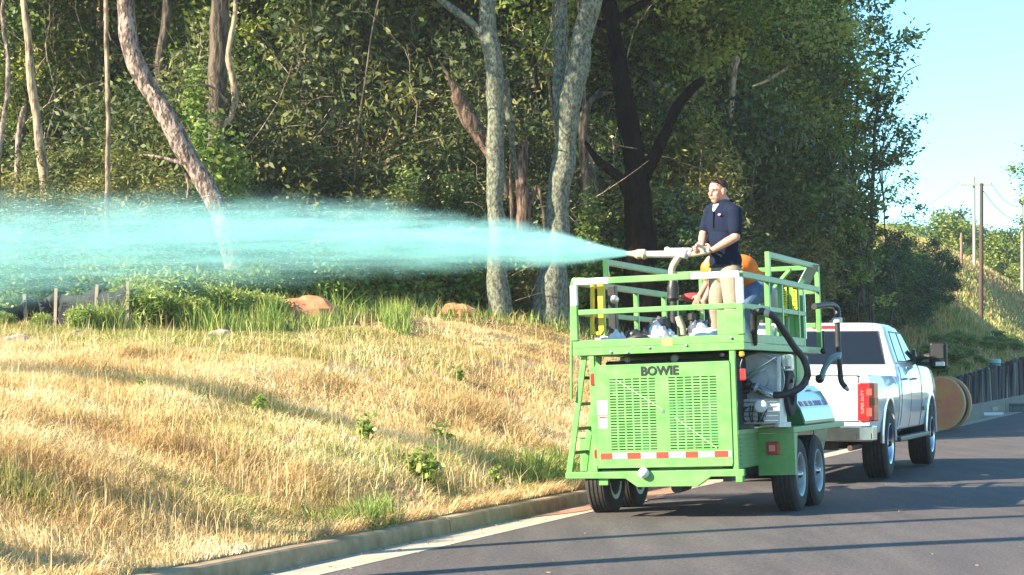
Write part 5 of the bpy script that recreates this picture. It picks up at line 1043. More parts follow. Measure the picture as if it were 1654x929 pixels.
# dead limbs caught in the foliage
for i, (D, ln, lab) in enumerate(((46, [(1180, 190, 8), (1185, 120, 11), (1190, 95, 12), (1193, 92, 3)], 'broken pale limb end sticking up among leaves right of the black trunk arm'), (45, [(1215, 140, 3), (1240, 130, 5), (1258, 118, 6), (1273, 110, 4)], 'short tan dead branch caught in the foliage upper right'), (43, [(480, 318, 3), (505, 310, 4), (530, 305, 4), (555, 318, 2)], 'arching bare twig above the spray near the wood edge'), (37, [(5, 290, 2), (25, 310, 3), (50, 320, 2)], 'bare curved twig above the spray at far left'))):
    f = P(ln[0][0], ln[0][1], D); e = MB().tube(smoothline([P(x, y, D) for x, y, w_ in ln], 5), list(np.interp(np.linspace(0, len(ln)-1, (len(ln)-1)*5+1), range(len(ln)), [w_/F*D/2 for x, y, w_ in ln])), 7).build('dead_branch', M['palebark'], None, smooth=True, label=lab, cat='branch')
# ------------------------------------------------------------------ trees massed behind
GRP = 'broadleaf trees massed in the shaded wood'; LB = 'broadleaf tree in the dense green wood, crown merging with its neighbours'
rn = np.random.default_rng(5)
def lim(D): return np.interp(D, [40, 50, 58, 70, 85], [1140, 1200, 1235, 1270, 1290])
for D, x0_, step, cz in ((46.3, 20, 150, 5.0), (49, -60, 118, 3.2), (54.5, -20, 112, 2.2), (61, -80, 105, 1.5), (69, -40, 98, 1.2), (79, 0, 90, .8)):
    x = x0_
    while x < lim(D):
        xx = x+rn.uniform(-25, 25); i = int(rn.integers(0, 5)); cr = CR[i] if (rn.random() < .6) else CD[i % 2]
        tree(xx, D+rn.uniform(-1.5, 1.5), cr, cz+rn.uniform(-.6, .9), rn.uniform(8, 17)*45/D, 'bark' if rn.random() < .7 else 'palebark', LB, GRP, scale=rn.uniform(.85, 1.1), sz=1.15)
        x += step
# trees that stand out at the right of the wood
for x, D, cz, sc, cr, lab in ((1120, 47, 4.6, 1.0, CR[3], 'bright sunlit crown behind the arm of the black trunk'), (1205, 51, 3.0, .95, CR[1], 'sunlit crown above the standing man to the right'), (1275, 55, 3.2, .80, CR[3], 'tree whose yellow green crown reaches the top of the picture near the sky'),
                              (1300, 60, 2.2, .75, CR[0], 'darker tree filling in beneath the crown nearest the sky'), (1215, 57, 2.0, 1.0, CD[1], 'dark crown in the middle depth of the right part of the wood')):
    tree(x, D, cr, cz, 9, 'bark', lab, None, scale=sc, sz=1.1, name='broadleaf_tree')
EC = crown('crown', 21, 5.0, 1.5, 80, 55, .10, 'leaf', .30, tone=.55, elong=2.0)
for x, D, cz, sc, lab in ((1345, 54, 6.8, 1.0, 'tall open crown between the solid wood and the outermost sprays'), (1350, 56, 2.6, .85, 'small open crown low at the right side of the wood, trunks showing below'), (1408, 54, 5.4, .85, 'wispy outermost crown leaning into the sky at the right edge of the wood'), (1390, 53, 2.2, .60, 'thin ragged crown lower on the right edge of the wood'), (1436, 55, 4.6, .55, 'sparse sprays of leaves furthest out against the sky')):
    tree(x, D, EC, cz, 4, 'bark', lab, None, scale=sc, sz=1.1, ch=4, name='edge_crown_tree')
# unseen poles beyond the left edge, added to stripe the road with shadow
for X_, Y_, h_, r0, lab in ((-8, 12.9, 9.3, .14, 'nearest unseen wooden pole beyond the left edge of the picture'), (-7.4, 10.9, 9.6, .18, 'second unseen wooden pole beyond the left edge of the picture')):
    e = empty('utility_pole', (X_, Y_, gz(X_, Y_)-.2), label=lab, cat='utility pole'); MB().tube([(0, 0, 0), (0, 0, h_)], [r0, r0*.75], 10).build('shaft', pw, e, smooth=True)
    MB().beam((-1.2, 0, h_-.6), (1.2, 0, h_-.6), .1, .12).build('crossarm', pw, e)
# ------------------------------------------------------------------ shrubs
def shrub(name, seed, h, rad, n, per, size, m_, tone, spread=.16, elong=1.6, stems=8, stem_m='bark', droop=0):
    """prototype: (leaf mesh, stem mesh)"""
    c = crownpts(seed, h*.92, rad, n, hollow=.3, z0=h*.08); V, T = leafcloud(c, np.full(n, spread), per, size, seed+9, tone, droop=droop, elong=elong)
    lm = npmesh('foliage', V, quads(len(V)//4), tone=T, mats=[M[m_]]); r_ = np.random.default_rng(seed); mb = MB()
    for q in c[r_.choice(n, stems, replace=False)]:
        q = Vector(q); b = Vector((q.x*.15, q.y*.15, -.1)); mb.tube([b, b.lerp(q, .5)+Vector((0, 0, .08*h)), q], [.018, .011, .004], 5, cap=False)
    sm_ = bpy.data.meshes.new('stem'); sm_.from_pydata(mb.v, [], mb.f); sm_.materials.append(M[stem_m]); return name, lm, sm_
def put(pr, X, Y, s, label, group=None, sz=1.0, dz=0):
    e = empty(pr[0], (X, Y, gz(X, Y)+dz), (0, 0, random.uniform(0, 6.28)), label=label, cat='shrub' if 'plant' not in pr[0] and 'clump' not in pr[0] else 'plant', group=group); e.scale = (s, s, s*sz)
    link('foliage', pr[1], e); link('stem', pr[2], e); return e
def putp(pr, x, D, s, label, group=None, sz=1.0): return put(pr, (x-827)/F*D, D, s, label, group, sz)
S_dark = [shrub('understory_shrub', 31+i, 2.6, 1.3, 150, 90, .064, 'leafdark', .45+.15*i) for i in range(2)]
S_leaf = [shrub('leafy_bush', 41+i, 1.2, .75, 85, 60, .068, 'leaflight', .45+.15*i, .15) for i in range(2)]
S_yel = [shrub('feathery_shrub', 51+i, 2.6, 1.0, 130, 90, .036, 'leafyel', .42+.12*i, .2, 3.2, 22, 'palebark') for i in range(2)]
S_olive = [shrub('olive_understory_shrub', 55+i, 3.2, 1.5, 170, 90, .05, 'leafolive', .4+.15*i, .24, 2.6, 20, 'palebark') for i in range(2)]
S_weed = [shrub('weed_clump', 61+i, .75, .5, 80, 55, .032, 'leaflight', .85, .11, 4.0, 14, 'leafyel', droop=-.5) for i in range(2)]
g = 'understory shrubs in the dark wood'
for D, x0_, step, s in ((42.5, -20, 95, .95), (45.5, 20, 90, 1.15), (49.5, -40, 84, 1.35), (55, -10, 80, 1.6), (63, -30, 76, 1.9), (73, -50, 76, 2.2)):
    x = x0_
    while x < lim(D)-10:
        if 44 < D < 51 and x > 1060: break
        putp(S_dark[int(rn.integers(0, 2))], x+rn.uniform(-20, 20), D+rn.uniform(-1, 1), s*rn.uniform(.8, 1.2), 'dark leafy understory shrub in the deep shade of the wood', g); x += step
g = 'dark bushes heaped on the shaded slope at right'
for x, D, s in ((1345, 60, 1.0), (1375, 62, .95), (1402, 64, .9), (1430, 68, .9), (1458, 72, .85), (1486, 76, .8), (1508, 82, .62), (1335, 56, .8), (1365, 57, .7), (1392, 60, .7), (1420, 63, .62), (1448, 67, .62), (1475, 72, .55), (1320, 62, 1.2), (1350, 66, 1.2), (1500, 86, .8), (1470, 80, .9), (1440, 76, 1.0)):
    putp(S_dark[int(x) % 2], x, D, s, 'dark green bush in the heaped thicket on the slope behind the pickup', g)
for x, D, s, i, lab in ((205, 37.3, 1.05, 0, 'tall feathery yellow green shrub between the straight sapling and the leaning trunk'), (255, 37.6, .8, 1, 'smaller feathery shrub just left of the leaning trunk'), (140, 38, .85, 1, 'feathery shrub left of the straight sapling'), (100, 36.2, .75, 0, 'feathery shrub at the foot of the pale tan trunk'), (15, 36, .9, 1, 'feathery dry shrub at the far left edge'), (55, 37.5, .9, 0, 'feathery shrub behind the pale tan trunk'), (560, 40.5, .62, 1, 'low feathery shrub just above the spray near the middle'), (660, 41, .75, 0, 'feathery shrub in the shade left of the broken snag'), (690, 44.5, 1.5, 0, 'tall straggly yellow green sapling left of the snag'), (480, 41, .6, 0, 'low feathery shrub above the arching twig'), (862, 39.4, .55, 1, 'small feathery bush at the foot of the lichen trunks'), (1120, 46, 1.5, 1, 'feathery shrub behind the standing man'), (1290, 52, 1.3, 0, 'feathery shrub in the wood above the railing')):
    putp(S_yel[i], x, D, s, lab)
g = 'olive feathery shrubs in the half shade of the wood'; rq = random.Random(4)
for k, (x, D, s) in enumerate(((400, 42.5, .9), (445, 44, 1.2), (500, 43, 1.1), (545, 45, 1.4), (600, 43.5, 1.2), (640, 46, 1.5), (690, 44, 1.1), (735, 43, 1.0), (770, 45, 1.2), (480, 47, 1.7), (590, 48, 1.8), (700, 48, 1.7), (830, 44, 1.0), (915, 43, .9), (1075, 45, 1.0), (1130, 48, 1.3), (1190, 50, 1.2), (100, 41, 1.1), (250, 42, 1.1), (320, 41, 1.0))):
    putp(S_olive[k % 2], x, D, s*rq.uniform(.6, 1.15), 'olive feathery shrub in the half shade inside the wood', g, sz=rq.uniform(.6, 1.7))
# thin stems and bare twigs tangled through the wood
r_ = np.random.default_rng(31); mt = [MB(), MB()]
for k in range(1100):
    D = r_.uniform(38.5, 52); px = r_.uniform(-40, min(lim(D), 1330)); X = (px-827)/F*D; 
    if edge([X], [D])[0] < .5: continue
    z = gz(X, D)+(r_.uniform(0, 5.5) if r_.random() < .6 else 0); ln_ = r_.uniform(.6, 2.6); az = r_.uniform(0, 6.28); el_ = r_.uniform(-.4, 1.5); d = Vector((math.cos(az)*math.cos(el_), math.sin(az)*math.cos(el_), math.sin(el_))); p0 = Vector((X, D, z)); pts = [p0]
    for i in range(4): d = (d+Vector(r_.normal(0, .28, 3))).normalized(); pts.append(pts[-1]+d*ln_/4)
    mm = mt[int(r_.random() < .25)]; r0 = r_.uniform(.005, .016); mm.tube(pts, [r0, r0*.85, r0*.65, r0*.45, r0*.2], 4, cap=False)
    for i in (1, 2, 3):
        q = pts[i]+(d+Vector(r_.normal(0, .8, 3))).normalized()*ln_*.22; mm.tube([pts[i], q], [r0*.5, r0*.15], 3, cap=False)
mt[0].build('brushwood', M['bark'], None, kind='stuff'); mt[1].build('brushwood', M['palebark'], None, kind='stuff')
g = 'thin saplings standing in the wood'
for k in range(20):
    D = r_.uniform(41, 50); px = r_.uniform(0, min(lim(D), 1300)); X = (px-827)/F*D
    if edge([X], [D])[0] < .6: continue
    h_ = r_.uniform(5, 11); l_ = r_.normal(0, .5, 2); b = Vector((X, D, gz(X, D)-.1)); r0 = r_.uniform(.02, .055); e = empty('sapling', b, label='thin sapling stem among the shrubs inside the wood', cat='tree', group=g); pts = [Vector((l_[0]*(i/6)**1.5+r_.normal(0, .06), l_[1]*(i/6)**1.5, h_*i/6)) for i in range(7)]
    MB().tube(smoothline(pts, 3), list(np.linspace(r0, r0*.4, 19)), 6).build('trunk', M[('bark', 'palebark', 'lichen', 'char')[int(r_.integers(0, 4))]], e, smooth=True, ang=80)
# ivy hanging on the leaning tree and vine tree
iv = crownpts(71, 3.4, .45, 60, z0=0); V, T = leafcloud(iv, np.full(60, .14), 22, .085, 72, .5); im = npmesh('ivy', V, quads(len(V)//4), tone=T, mats=[M['leaflight']])
for x, y, D, s, lab in ((350, 460, 38, 1.0, 'bright ivy hanging between the leaning trunk and the pale vine'), (318, 270, 38.2, .6, 'ivy tuft high on the right side of the leaning trunk'), (385, 440, 38.4, .8, 'ivy spilling at the foot of the pale vine'), (958, 480, 41.2, .7, 'ivy on the slim dark trunk beside the black tree')):
    p_ = P(x, y, D); o = link('ivy', im, None, label=lab, cat='ivy'); o.location = p_; o.scale = (s, s, s)
# leafy hedge along the back of the field
ORD = 'first second third fourth fifth sixth seventh eighth ninth tenth eleventh twelfth thirteenth fourteenth fifteenth sixteenth seventeenth eighteenth nineteenth twentieth twenty-first twenty-second twenty-third twenty-fourth'.split()
ordn = lambda i: ORD[i]
g = 'leafy bushes along the back of the field'; k = 0
for x in range(225, 925, 33):
    D = np.interp(x, [225, 550, 925], [33.6, 37.5, 41])+rn.uniform(-.5, .5); s = rn.uniform(.75, 1.15)*(1.05 if x > 520 else .8)
    putp(S_leaf[k % 2], x+rn.uniform(-10, 10), D, s, ordn(k)+' leafy bush from the left in the hedge along the back of the field', g); k += 1
for i, x in enumerate(range(-10, 260, 45)): putp(S_leaf[i % 2], x, 34.5, .8, ordn(i)+' leafy bush from the left behind the black silt fence', 'bushes behind the silt fence')
g = 'pale green weeds below the hedge'
WD = ((228, 32.2, 1.0), (262, 32, 1.1), (296, 32.4, 1.0), (330, 33, .9), (366, 33.2, .9), (400, 33.6, .8), (440, 34, .7), (240, 31.3, .8), (275, 31.5, .7), (310, 31.8, .7))
for x, D, s in WD:
    putp(S_weed[int(x) % 2], x, D, s, ordn(sorted(q[0] for q in WD).index(x))+' pale green weed clump counted rightward from the silt fence end', g)
for x, y, D, s, lab in ((70, 526, 29.5, .35, 'green weed standing in front of the silt fence between its stakes'), (128, 522, 30, .5, 'tall bright weed before the silt fence near its right end'), (172, 518, 30.4, .5, 'weed clump before the last silt fence stake'), (8, 528, 29.5, .35, 'green weed at the left edge before the silt fence')):
    putp(S_weed[0], x, D, s, lab)
S_br = shrub('broadleaf_plant', 81, .34, .20, 16, 12, .06, 'leaflight', .8, .05, 1.3, 8, 'leaflight')
for x, y, D, s, lab in ((688, 792, 20.0, 1.0, 'bright green broadleaf weed near the kerb, largest of the field weeds'), (664, 792, 20.1, .55, 'small bright weed just left of the largest one'), (588, 716, 21.2, .8, 'upright green weed in the dry grass left of centre'), (716, 690, 23.2, .8, 'green weed with yellow leaves up the slope from the largest one'), (742, 575, 28.2, .6, 'small green sprig high in the dry field'), (232, 632, 21.5, .4, 'tiny green weed in the dry grass at left'), (796, 752, 21.8, .6, 'small bluish green weed left of the grass tuft by the ladder'), (416, 624, 21.6, .55, 'green weed at the dark hollow in the field')):
    p_ = P(x, y, D); put(S_br, p_.x, p_.y, s, lab)
CLUMPS = ((870, 735, 23.6, 1.2, 'large green grass tuft left of the trailer ladder'), (850, 742, 22.8, .9, 'green grass tuft left of the large one by the ladder'), (642, 850, 17.2, .9, 'bluish green grass tuft by the kerb'), (600, 858, 16.8, .8, 'green grass tuft at the kerb, left of the bluish one'), (905, 715, 24.5, 1.0, 'green tuft behind the ladder'))
# bank plants and far trees at right
g = 'low bright ground plants above the post wall'
for k in range(34):
    t = 31+k*1.5; u = random.uniform(.7, 1.8); X, Y = xy(u, t); put(S_leaf[k % 2], X, Y, random.uniform(.5, .8), 'low bright green plant on the bank top above the post wall', g, sz=.55)
FT = crown('crown', 91, 5.5, 3.0, 150, 100, .17, 'leaf', .45, tone=.7)
g = 'sunlit trees beyond the hill at right'
FTS = ((1445, 400, 150, 1.1), (1470, 395, 155, 1.1), (1495, 392, 150, 1.0), (1545, 370, 160, 1.4), (1565, 375, 165, 1.3), (1600, 385, 160, 1.2), (1625, 390, 155, 1.2), (1650, 395, 160, 1.2), (1520, 400, 170, 1.1), (1580, 400, 150, 1.0), (1430, 410, 145, 1.0), (1640, 415, 150, .9), (1670, 380, 160, 1.3))
for x, y, D, s in FTS:
    p_ = P(x, y, D); X, Y = p_.x, p_.y; zb = gz(X, Y); s *= .8; hgt = max(.8, p_.z-zb-2.2-.5*s*5.5); tree(x, D, FT, max(.1, hgt-2.2*s), 5, 'bark', ordn(sorted(q[0] for q in FTS).index(x))+' sunlit tree from the left beyond the crest of the hill', g, scale=s, ch=3, name='distant_tree')
p_ = P(1672, 285, 115); e = tree(1680, 115, EC, p_.z-gz(p_.x, 115)-3.2, 7, 'bark', 'tree reaching in from the right edge of the picture', None, scale=1.1, ch=3, name='distant_tree')
# ------------------------------------------------------------------ grass
def blades(name, X, Y, h, wd, tone, lean, laz, seed, m_='straw'):
    r_ = np.random.default_rng(seed); n = len(X); Z = np.concatenate([landz(X[i:i+6000], Y[i:i+6000]) for i in range(0, n, 6000)])-.02
    b = np.stack([X, Y, Z], -1); a = r_.uniform(0, np.pi, n); sd = np.stack([np.cos(a), np.sin(a), np.zeros(n)], -1)*(wd/2)[:, None]
    ld = np.stack([np.cos(laz), np.sin(laz), np.zeros(n)], -1); up = np.array([0, 0, 1.])
    m = b+(ld*np.sin(lean*.45)[:, None]+up*np.cos(lean*.45)[:, None])*(h*.55)[:, None]; l2 = lean*1.25
    t = m+(ld*np.sin(l2)[:, None]+up*np.cos(l2)[:, None])*(h*.5)[:, None]
    V = np.stack([b-sd, b+sd, m+sd*.75, m-sd*.75, t], 1).reshape(-1, 3); k = np.arange(n)*5
    lp = np.stack([k, k+1, k+2, k+3, k+3, k+2, k+4], -1).ravel(); st = np.stack([np.arange(n)*7, np.arange(n)*7+4], -1).ravel()
    me = npmesh(name, V, None, lp, st, tone=np.repeat(np.clip(tone, 0, 1), 5), mats=[M[m_]]); return link(name, me, None, kind='stuff')
for q_i, (x, y, D, s_, lab) in enumerate(CLUMPS):
    p_ = P(x, y, D); r_ = np.random.default_rng(200+q_i); nb = int(420*s_); rr = np.abs(r_.normal(0, .20*s_, nb)); aa = r_.uniform(0, 6.28, nb); az = aa+r_.normal(0, .5, nb)
    o = blades('green_grass_clump', p_.x+rr*np.cos(aa)*1.4, p_.y+rr*np.sin(aa), r_.uniform(.18, .40, nb)*s_**.5, np.full(nb, .013), r_.uniform(.02, .34, nb), np.clip(rr*2+r_.uniform(.1, .7, nb), 0, 1.3), az, 300+q_i); del o['kind']; tag(o, lab, 'grass tuft')
def field(n, y0, y1, umin, umax, seed):
    r_ = np.random.default_rng(seed); Y = np.sqrt(r_.uniform(y0**2, y1**2, n)); X = r_.uniform(-.30, .12, n)*Y-r_.uniform(0, .6, n); u, t = ut(X, Y); k = (u > umin) & (u < umax) & (t < 26); return X[k], Y[k], u[k], t[k], r_
green = [(P(x, y, D), r_, s) for x, y, D, r_, s in ((640, 845, 17.3, .9, .8), (560, 860, 16.2, .6, .7), (885, 745, 23, 1.0, .9), (760, 740, 22, .8, .6), (620, 740, 20.6, 1.0, .55), (480, 690, 19.6, 1.1, .5), (10, 800, 14.4, .45, .6), (330, 525, 30.5, 4.5, .9), (150, 525, 30, 4, .8), (480, 525, 32, 3.5, .8), (600, 530, 32, 2.5, .5), (420, 640, 22, 1.1, .4), (880, 505, 39, 3.2, .5), (700, 780, 20.2, .7, .55), (350, 790, 16.5, .7, .5))]
X, Y, u, t, r_ = field(820000, 11.2, 44, .06, 15, 101)
ed = edge(X, Y); n1 = vn(X, Y, 1.7); n2 = vn(X, Y, .45, 5); n3 = vn(X*.6, Y, .9, 9); bare = vn(X, Y, 1.1, 21)
k = (r_.random(len(X)) < np.clip(.25+1.5*n2-1.1*(bare > .78), .06, 1)) & (r_.random(len(X)) > ed*1.0) & ((u > .3) | (r_.random(len(X)) < .55)); X, Y, u, t, ed, n1, n2, n3 = [q[k] for q in (X, Y, u, t, ed, n1, n2, n3)]
gr = np.zeros(len(X)); 
for p_, rr, s in green: gr = np.maximum(gr, s*np.clip(1.3-np.hypot(X-p_.x, Y-p_.y)/rr, 0, 1))
isg = r_.random(len(X)) < gr*(.35+.9*n2)+.035
tone = np.where(isg, r_.uniform(.08, .36, len(X))+.12*np.clip((Y-26)/4, 0, 1), .60+.34*vn(X, Y, 1.3, 13)*r_.uniform(.6, 1.3, len(X))+.14*(n2-.5)+.08)
hh = (.07+.16*n1+.09*n2)*np.clip(1.25-(Y-15)*.034, .42, 1.2)*r_.uniform(.6, 1.25, len(X))*np.clip(.35+u*.6, .4, 1)*np.where(isg, 1.0, 1); mt_ = r_.random(len(X)) < .62; lean = np.where(mt_, r_.uniform(.85, 1.35, len(X)), np.clip(.30+1.2*np.clip(n3-.38, 0, 1)+r_.normal(0, .35, len(X)), .02, 1.5)); hh = np.where(mt_, hh*1.15, hh*.85); tone = tone-np.where(isg, 0, .10*(vn(X, Y, .7, 31) > .62)+.08*(r_.random(len(X)) < .25)); laz = 4*np.pi*vn(X, Y, .8, 17)+r_.normal(0, 1.3, len(X))+2.2
blades('dry_grass', X, Y, hh, .0044+.00017*Y*r_.uniform(.6, 1.3, len(X)), tone, lean, laz, 1)
# loose strip of bright weeds and tall grass along the top of the bank
r_ = np.random.default_rng(55); n = 26000; Y = r_.uniform(28.5, 36, n); X = (r_.uniform(120, 660, n)-827)/F*Y; k = (vn(X, Y, .8, 41) > .36) & (np.abs(Y-np.interp(X, [-8, -1.5], [30.5, 34.5])) < 1.6+r_.normal(0, .3, n)); X, Y = X[k], Y[k]; n = len(X)
blades('weedy_grass', X, Y, r_.uniform(.15, .62, n)*(.35+vn(X, Y, .7, 43)), np.full(n, .016), r_.uniform(.02, .36, n), np.abs(r_.normal(.4, .35, n)), r_.uniform(0, 6.28, n), 56)
# seed stalks standing above the thatch
X, Y, u, t, r_ = field(8000, 12, 42, .35, 13, 103); k = (r_.random(len(X)) < vn(X, Y, 1.3, 2)*1.2) & (edge(X, Y) < .3); X, Y = X[k], Y[k]
blades('grass_stalk', X, Y, r_.uniform(.22, .40, len(X)), np.full(len(X), .006)+.0001*Y, r_.uniform(.62, 1, len(X)), np.abs(r_.normal(.25, .2, len(X))), r_.uniform(0, 6.28, len(X)), 2)
# straw hanging over the kerb
n = 9000; r_ = np.random.default_rng(5); tt = r_.uniform(-10, 6, n); kk = vn(tt, tt*0, .5, 3) > .42; tt = tt[kk]; n = len(tt); X, Y = xy(.17+np.abs(r_.normal(0, .05, n)), tt)
blades('kerb_grass', X, Y, r_.uniform(.08, .26, n), np.full(n, .006), r_.uniform(.5, 1, n), r_.uniform(.6, 1.7, n), math.atan2(-KN.y, -KN.x)+r_.normal(0, .6, n), 4)
# bank behind the trailer and pickup, and the far hillside
n = 120000; r_ = np.random.default_rng(8); tt = r_.uniform(22, 118, n); uu = r_.uniform(.35, 16, n); X, Y = xy(uu, tt); k = (X/Y > .11) & (X/Y < .29); X, Y, uu, tt = X[k], Y[k], uu[k], tt[k]; n = len(X); g1 = vn(X, Y, 4, 6)
isg = r_.random(n) < np.clip(g1*1.4-.25, 0, 1)
blades('bank_grass', X, Y, r_.uniform(.14, .40, n), np.full(n, .02)+.0004*Y, np.where(isg, r_.uniform(.05, .32, n), r_.uniform(.40, .72, n)), np.abs(r_.normal(.3, .25, n)), r_.uniform(0, 6.28, n), 6)
n = 130000; X = r_.uniform(10, 45, n); Y = r_.uniform(85, 150, n); k = (X/Y > .2) & (X/Y < .27) & (ut(X, Y)[0] > .4); X, Y = X[k], Y[k]; n = len(X)
blades('hill_grass', X, Y, r_.uniform(.15, .42, n), np.full(n, .08), np.where(r_.random(n) < .35, r_.uniform(.15, .35, n), r_.uniform(.5, .95, n)), np.abs(r_.normal(.3, .25, n)), r_.uniform(0, 6.28, n), 7)
# undergrowth on the forest floor
n = 60000; r_ = np.random.default_rng(12); Y = r_.uniform(34, 62, n); X = r_.uniform(-.28, .17, n)*Y; k = edge(X, Y) > .35; X, Y = X[k], Y[k]; n = len(X)
blades('forest_floor_grass', X, Y, r_.uniform(.12, .45, n)*(.4+vn(X, Y, 2)), np.full(n, .022), r_.uniform(.0, .55, n), np.abs(r_.normal(.5, .3, n)), r_.uniform(0, 6.28, n), 9)
# ------------------------------------------------------------------ the spray: a cloud of blue green slurry leaving the nozzle
noz = TM @ gp(1012, 410); ax = Vector((-.985, .17, 0)).normalized(); Rx = Matrix((ax, Vector((0, 0, 1)).cross(ax), Vector((0, 0, 1)))).transposed()
LEN = 9.5
ss = [0, .15, .4, .85, 1.4, 1.9, 2.5, 3.1, 3.8, 4.6, 5.4, 6.2, 7, 8, 9.5]; zcs = [.0, .003, .012, .05, .09, .12, .145, .15, .14, .12, .085, .06, .02, -.08, -.25]; hhs = [.025, .045, .085, .155, .20, .235, .275, .32, .36, .39, .42, .45, .48, .5, .5]
mb = MB(); nn = 20
for i, (s, zc, h_) in enumerate(zip(ss, zcs, hhs)):
    for j in range(nn): a = 2*math.pi*j/nn; mb.v.append((s, h_*1.6*math.cos(a), zc+h_*(2.0 if math.sin(a) > 0 else 1.55)*math.sin(a)))
for i in range(len(ss)-1):
    for j in range(nn): mb.f.append((i*nn+j, i*nn+(j+1) % nn, (i+1)*nn+(j+1) % nn, (i+1)*nn+j)); mb.m.append(0)
mb.f += [tuple(range(nn)), tuple((len(ss)-1)*nn+j for j in reversed(range(nn)))]; mb.m += [0, 0]
vm = bpy.data.materials.new('slurry_mist'); vm.use_nodes = True; n = vm.node_tree; n.nodes.remove(n.nodes['Principled BSDF']); pv = n.nodes.new('ShaderNodeVolumePrincipled')
pv.inputs['Color'].default_value = (.50, .91, .905, 1); pv.inputs['Anisotropy'].default_value = .0; L(n, pv.outputs[0], n.nodes['Material Output'].inputs['Volume'])
tc = n.nodes.new('ShaderNodeTexCoord'); sp_ = n.nodes.new('ShaderNodeSeparateXYZ'); L(n, tc.outputs['Object'], sp_.inputs[0])
def curve(xs, ys, src):
    mr = n.nodes.new('ShaderNodeMath'); mr.operation = 'DIVIDE'; L(n, src, mr.inputs[0]); mr.inputs[1].default_value = LEN
    fc = n.nodes.new('ShaderNodeFloatCurve'); c = fc.mapping.curves[0]; lo, hi = min(ys), max(ys)
    P_ = [(x/LEN, (y-lo)/(hi-lo)) for x, y in zip(xs, ys)]
    c.points[0].location, c.points[1].location = P_[0], P_[-1]
    for q in P_[1:-1]: c.points.new(*q)
    fc.mapping.update(); L(n, mr.outputs[0], fc.inputs['Value']); m2 = n.nodes.new('ShaderNodeMath'); m2.operation = 'MULTIPLY_ADD'; L(n, fc.outputs[0], m2.inputs[0]); m2.inputs[1].default_value = hi-lo; m2.inputs[2].default_value = lo; return m2.outputs[0]
def mth(op, a, b=None, c=None):
    m_ = n.nodes.new('ShaderNodeMath'); m_.operation = op
    for i, q in enumerate((a, b, c)):
        if q is None: continue
        if isinstance(q, (int, float)): m_.inputs[i].default_value = q
        else: L(n, q, m_.inputs[i])
    return m_.outputs[0]
zc_ = curve(ss, zcs, sp_.outputs[0]); hw_ = curve(ss, hhs, sp_.outputs[0]); dz_ = mth('SUBTRACT', sp_.outputs[2], zc_)
q2 = mth('ADD', mth('POWER', sp_.outputs[1], 2.), mth('POWER', mth('ABSOLUTE', dz_), 2.)); q_ = mth('DIVIDE', mth('SQRT', q2), mth('MULTIPLY', hw_, mth('MULTIPLY_ADD', mth('GREATER_THAN', dz_, 0), .16, 1.0)))
def nzn(sc, d, st):
    mp = n.nodes.new('ShaderNodeMapping'); mp.inputs['Scale'].default_value = st; L(n, tc.outputs['Object'], mp.inputs[0]); no = n.nodes.new('ShaderNodeTexNoise'); no.inputs['Scale'].default_value = sc; no.inputs['Detail'].default_value = d; no.inputs['Roughness'].default_value = .6; L(n, mp.outputs[0], no.inputs[0]); return no.outputs[0]
nA, nB = nzn(2.2, 3, (.5, 1, 1)), nzn(8, 5, (.16, 1, 2.0))
q_ = mth('ADD', q_, mth('MULTIPLY', mth('SUBTRACT', nA, .5), 1.1))
pf = n.nodes.new('ShaderNodeMapRange'); pf.interpolation_type = 'SMOOTHERSTEP'; pf.inputs['From Min'].default_value = 1.5; pf.inputs['From Max'].default_value = .15; L(n, q_, pf.inputs['Value'])
amp = curve([0, .4, .85, 1.9, 3.1, 4.6, 6.2, 8, 9.5], [60, 36, 14, 5.6, 2.9, 1.8, 1.35, .9, 0], sp_.outputs[0])
den = mth('MULTIPLY', mth('MULTIPLY', pf.outputs[0], amp), mth('MAXIMUM', mth('MULTIPLY_ADD', nB, 4.6, -1.4), .05)); L(n, den, pv.inputs['Density'])
spy = mb.build('water_spray', vm, None, kind='stuff'); spy.matrix_world = Matrix.Translation(noz) @ Rx.to_4x4()
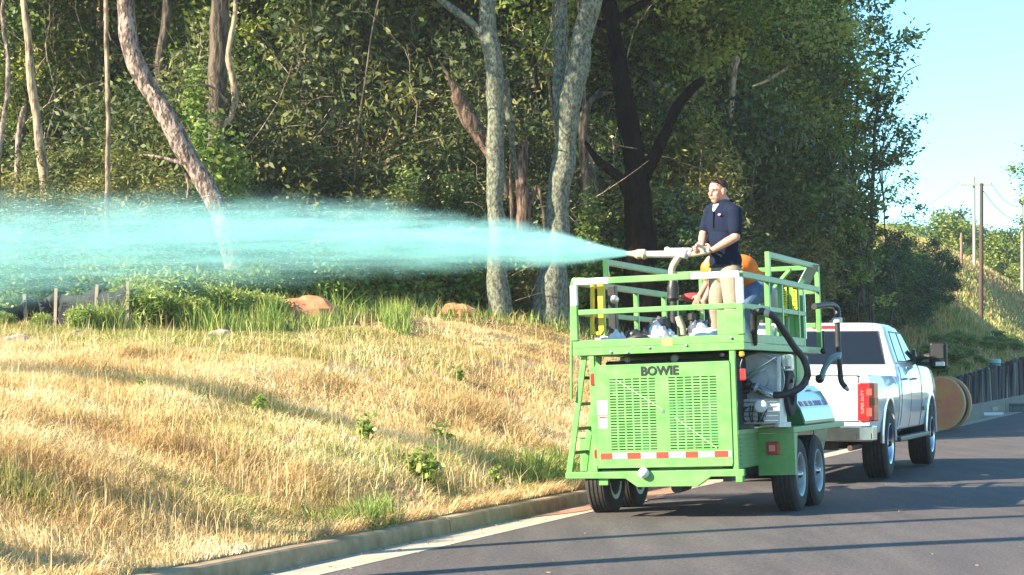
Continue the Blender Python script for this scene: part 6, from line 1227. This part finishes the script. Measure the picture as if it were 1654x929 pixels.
# threads and drops of slurry in the cloud
n_ = 11000; r_ = np.random.default_rng(77); s = 9.2*r_.random(n_)**.5; hw = np.interp(s, ss, hhs); zc = np.interp(s, ss, zcs); a = r_.uniform(0, 6.283, n_); q = np.minimum(np.abs(r_.normal(0, .6, n_)), 1.25)
c = np.stack([s, hw*q*np.cos(a), zc+hw*q*np.sin(a)+.12*hw*(np.sin(a) > 0)], -1); ln = r_.uniform(.012, .055, n_)*np.clip(s/2.5, .25, 1); th = r_.uniform(.0010, .0030, n_)*np.clip(s/2, .4, 1)
d = np.stack([np.ones(n_), r_.normal(0, .15, n_), r_.normal(-.02, .16, n_)], -1); d /= np.linalg.norm(d, axis=1)[:, None]; e1 = np.cross(d, [0, 0, 1.]); e1 /= np.linalg.norm(e1, axis=1)[:, None]; e2 = np.cross(d, e1)
V = np.stack([c-d*ln[:, None], c+e1*th[:, None], c+e2*th[:, None], c-e1*th[:, None], c-e2*th[:, None], c+d*ln[:, None]], 1).reshape(-1, 3); k = np.arange(n_)*6
T_ = [(0, 1, 2), (0, 2, 3), (0, 3, 4), (0, 4, 1), (5, 2, 1), (5, 3, 2), (5, 4, 3), (5, 1, 4)]; lp = np.stack([k+i for tr_ in T_ for i in tr_], -1).ravel(); st = np.arange(0, len(lp), 3)
me = npmesh('slurry_drops', V, None, lp, st, tone=r_.random(len(V)//6).repeat(6), mats=[mat('slurry_drop', (0, 0, 0), .3, transl=.3, tone=[(.14, .42, .45), (.30, .66, .68), (.50, .80, .80)])]); o = link('slurry_drops', me, None, kind='stuff'); o.matrix_world = spy.matrix_world.copy()

# grit, straw bits and leaf litter lying in the gutter and on the asphalt
r_ = np.random.default_rng(91); mb = MB()
for k in range(520):
    t_ = r_.uniform(-10, 12); u_ = -(abs(r_.normal(0, .22))+.05) if r_.random() < .8 else -r_.uniform(.5, 6); X, Y = xy(u_, t_); z = float(roadz(u_))+.008; s_ = r_.uniform(.004, .010); a = r_.uniform(0, 6.28)
    mb.cbox((0, 0, s_*.25), (s_*r_.uniform(1, 4), s_, s_*.5), Matrix.Translation((X, Y, z)) @ Matrix.Rotation(a, 4, 'Z'))
mb.build('road_grit', mat('grit_and_straw', (.45, .34, .2), .95, col2=(.16, .12, .08), scale=2.2, amt=.8), None, kind='stuff')
# thin sunlit air between the camera and the far trees
MB().box((-60, -6, -2.2), (75, 175, 24)).build('haze', None, None, kind='stuff')
hz = bpy.data.objects['haze']; hz.data.materials.clear(); hm_ = bpy.data.materials.new('thin_haze'); hm_.use_nodes = True; n = hm_.node_tree; n.nodes.remove(n.nodes['Principled BSDF']); pv = n.nodes.new('ShaderNodeVolumePrincipled')
pv.inputs['Color'].default_value = (.93, .95, 1, 1); pv.inputs['Density'].default_value = .0004; pv.inputs['Anisotropy'].default_value = .2; L(n, pv.outputs[0], n.nodes['Material Output'].inputs['Volume']); hz.data.materials.append(hm_)
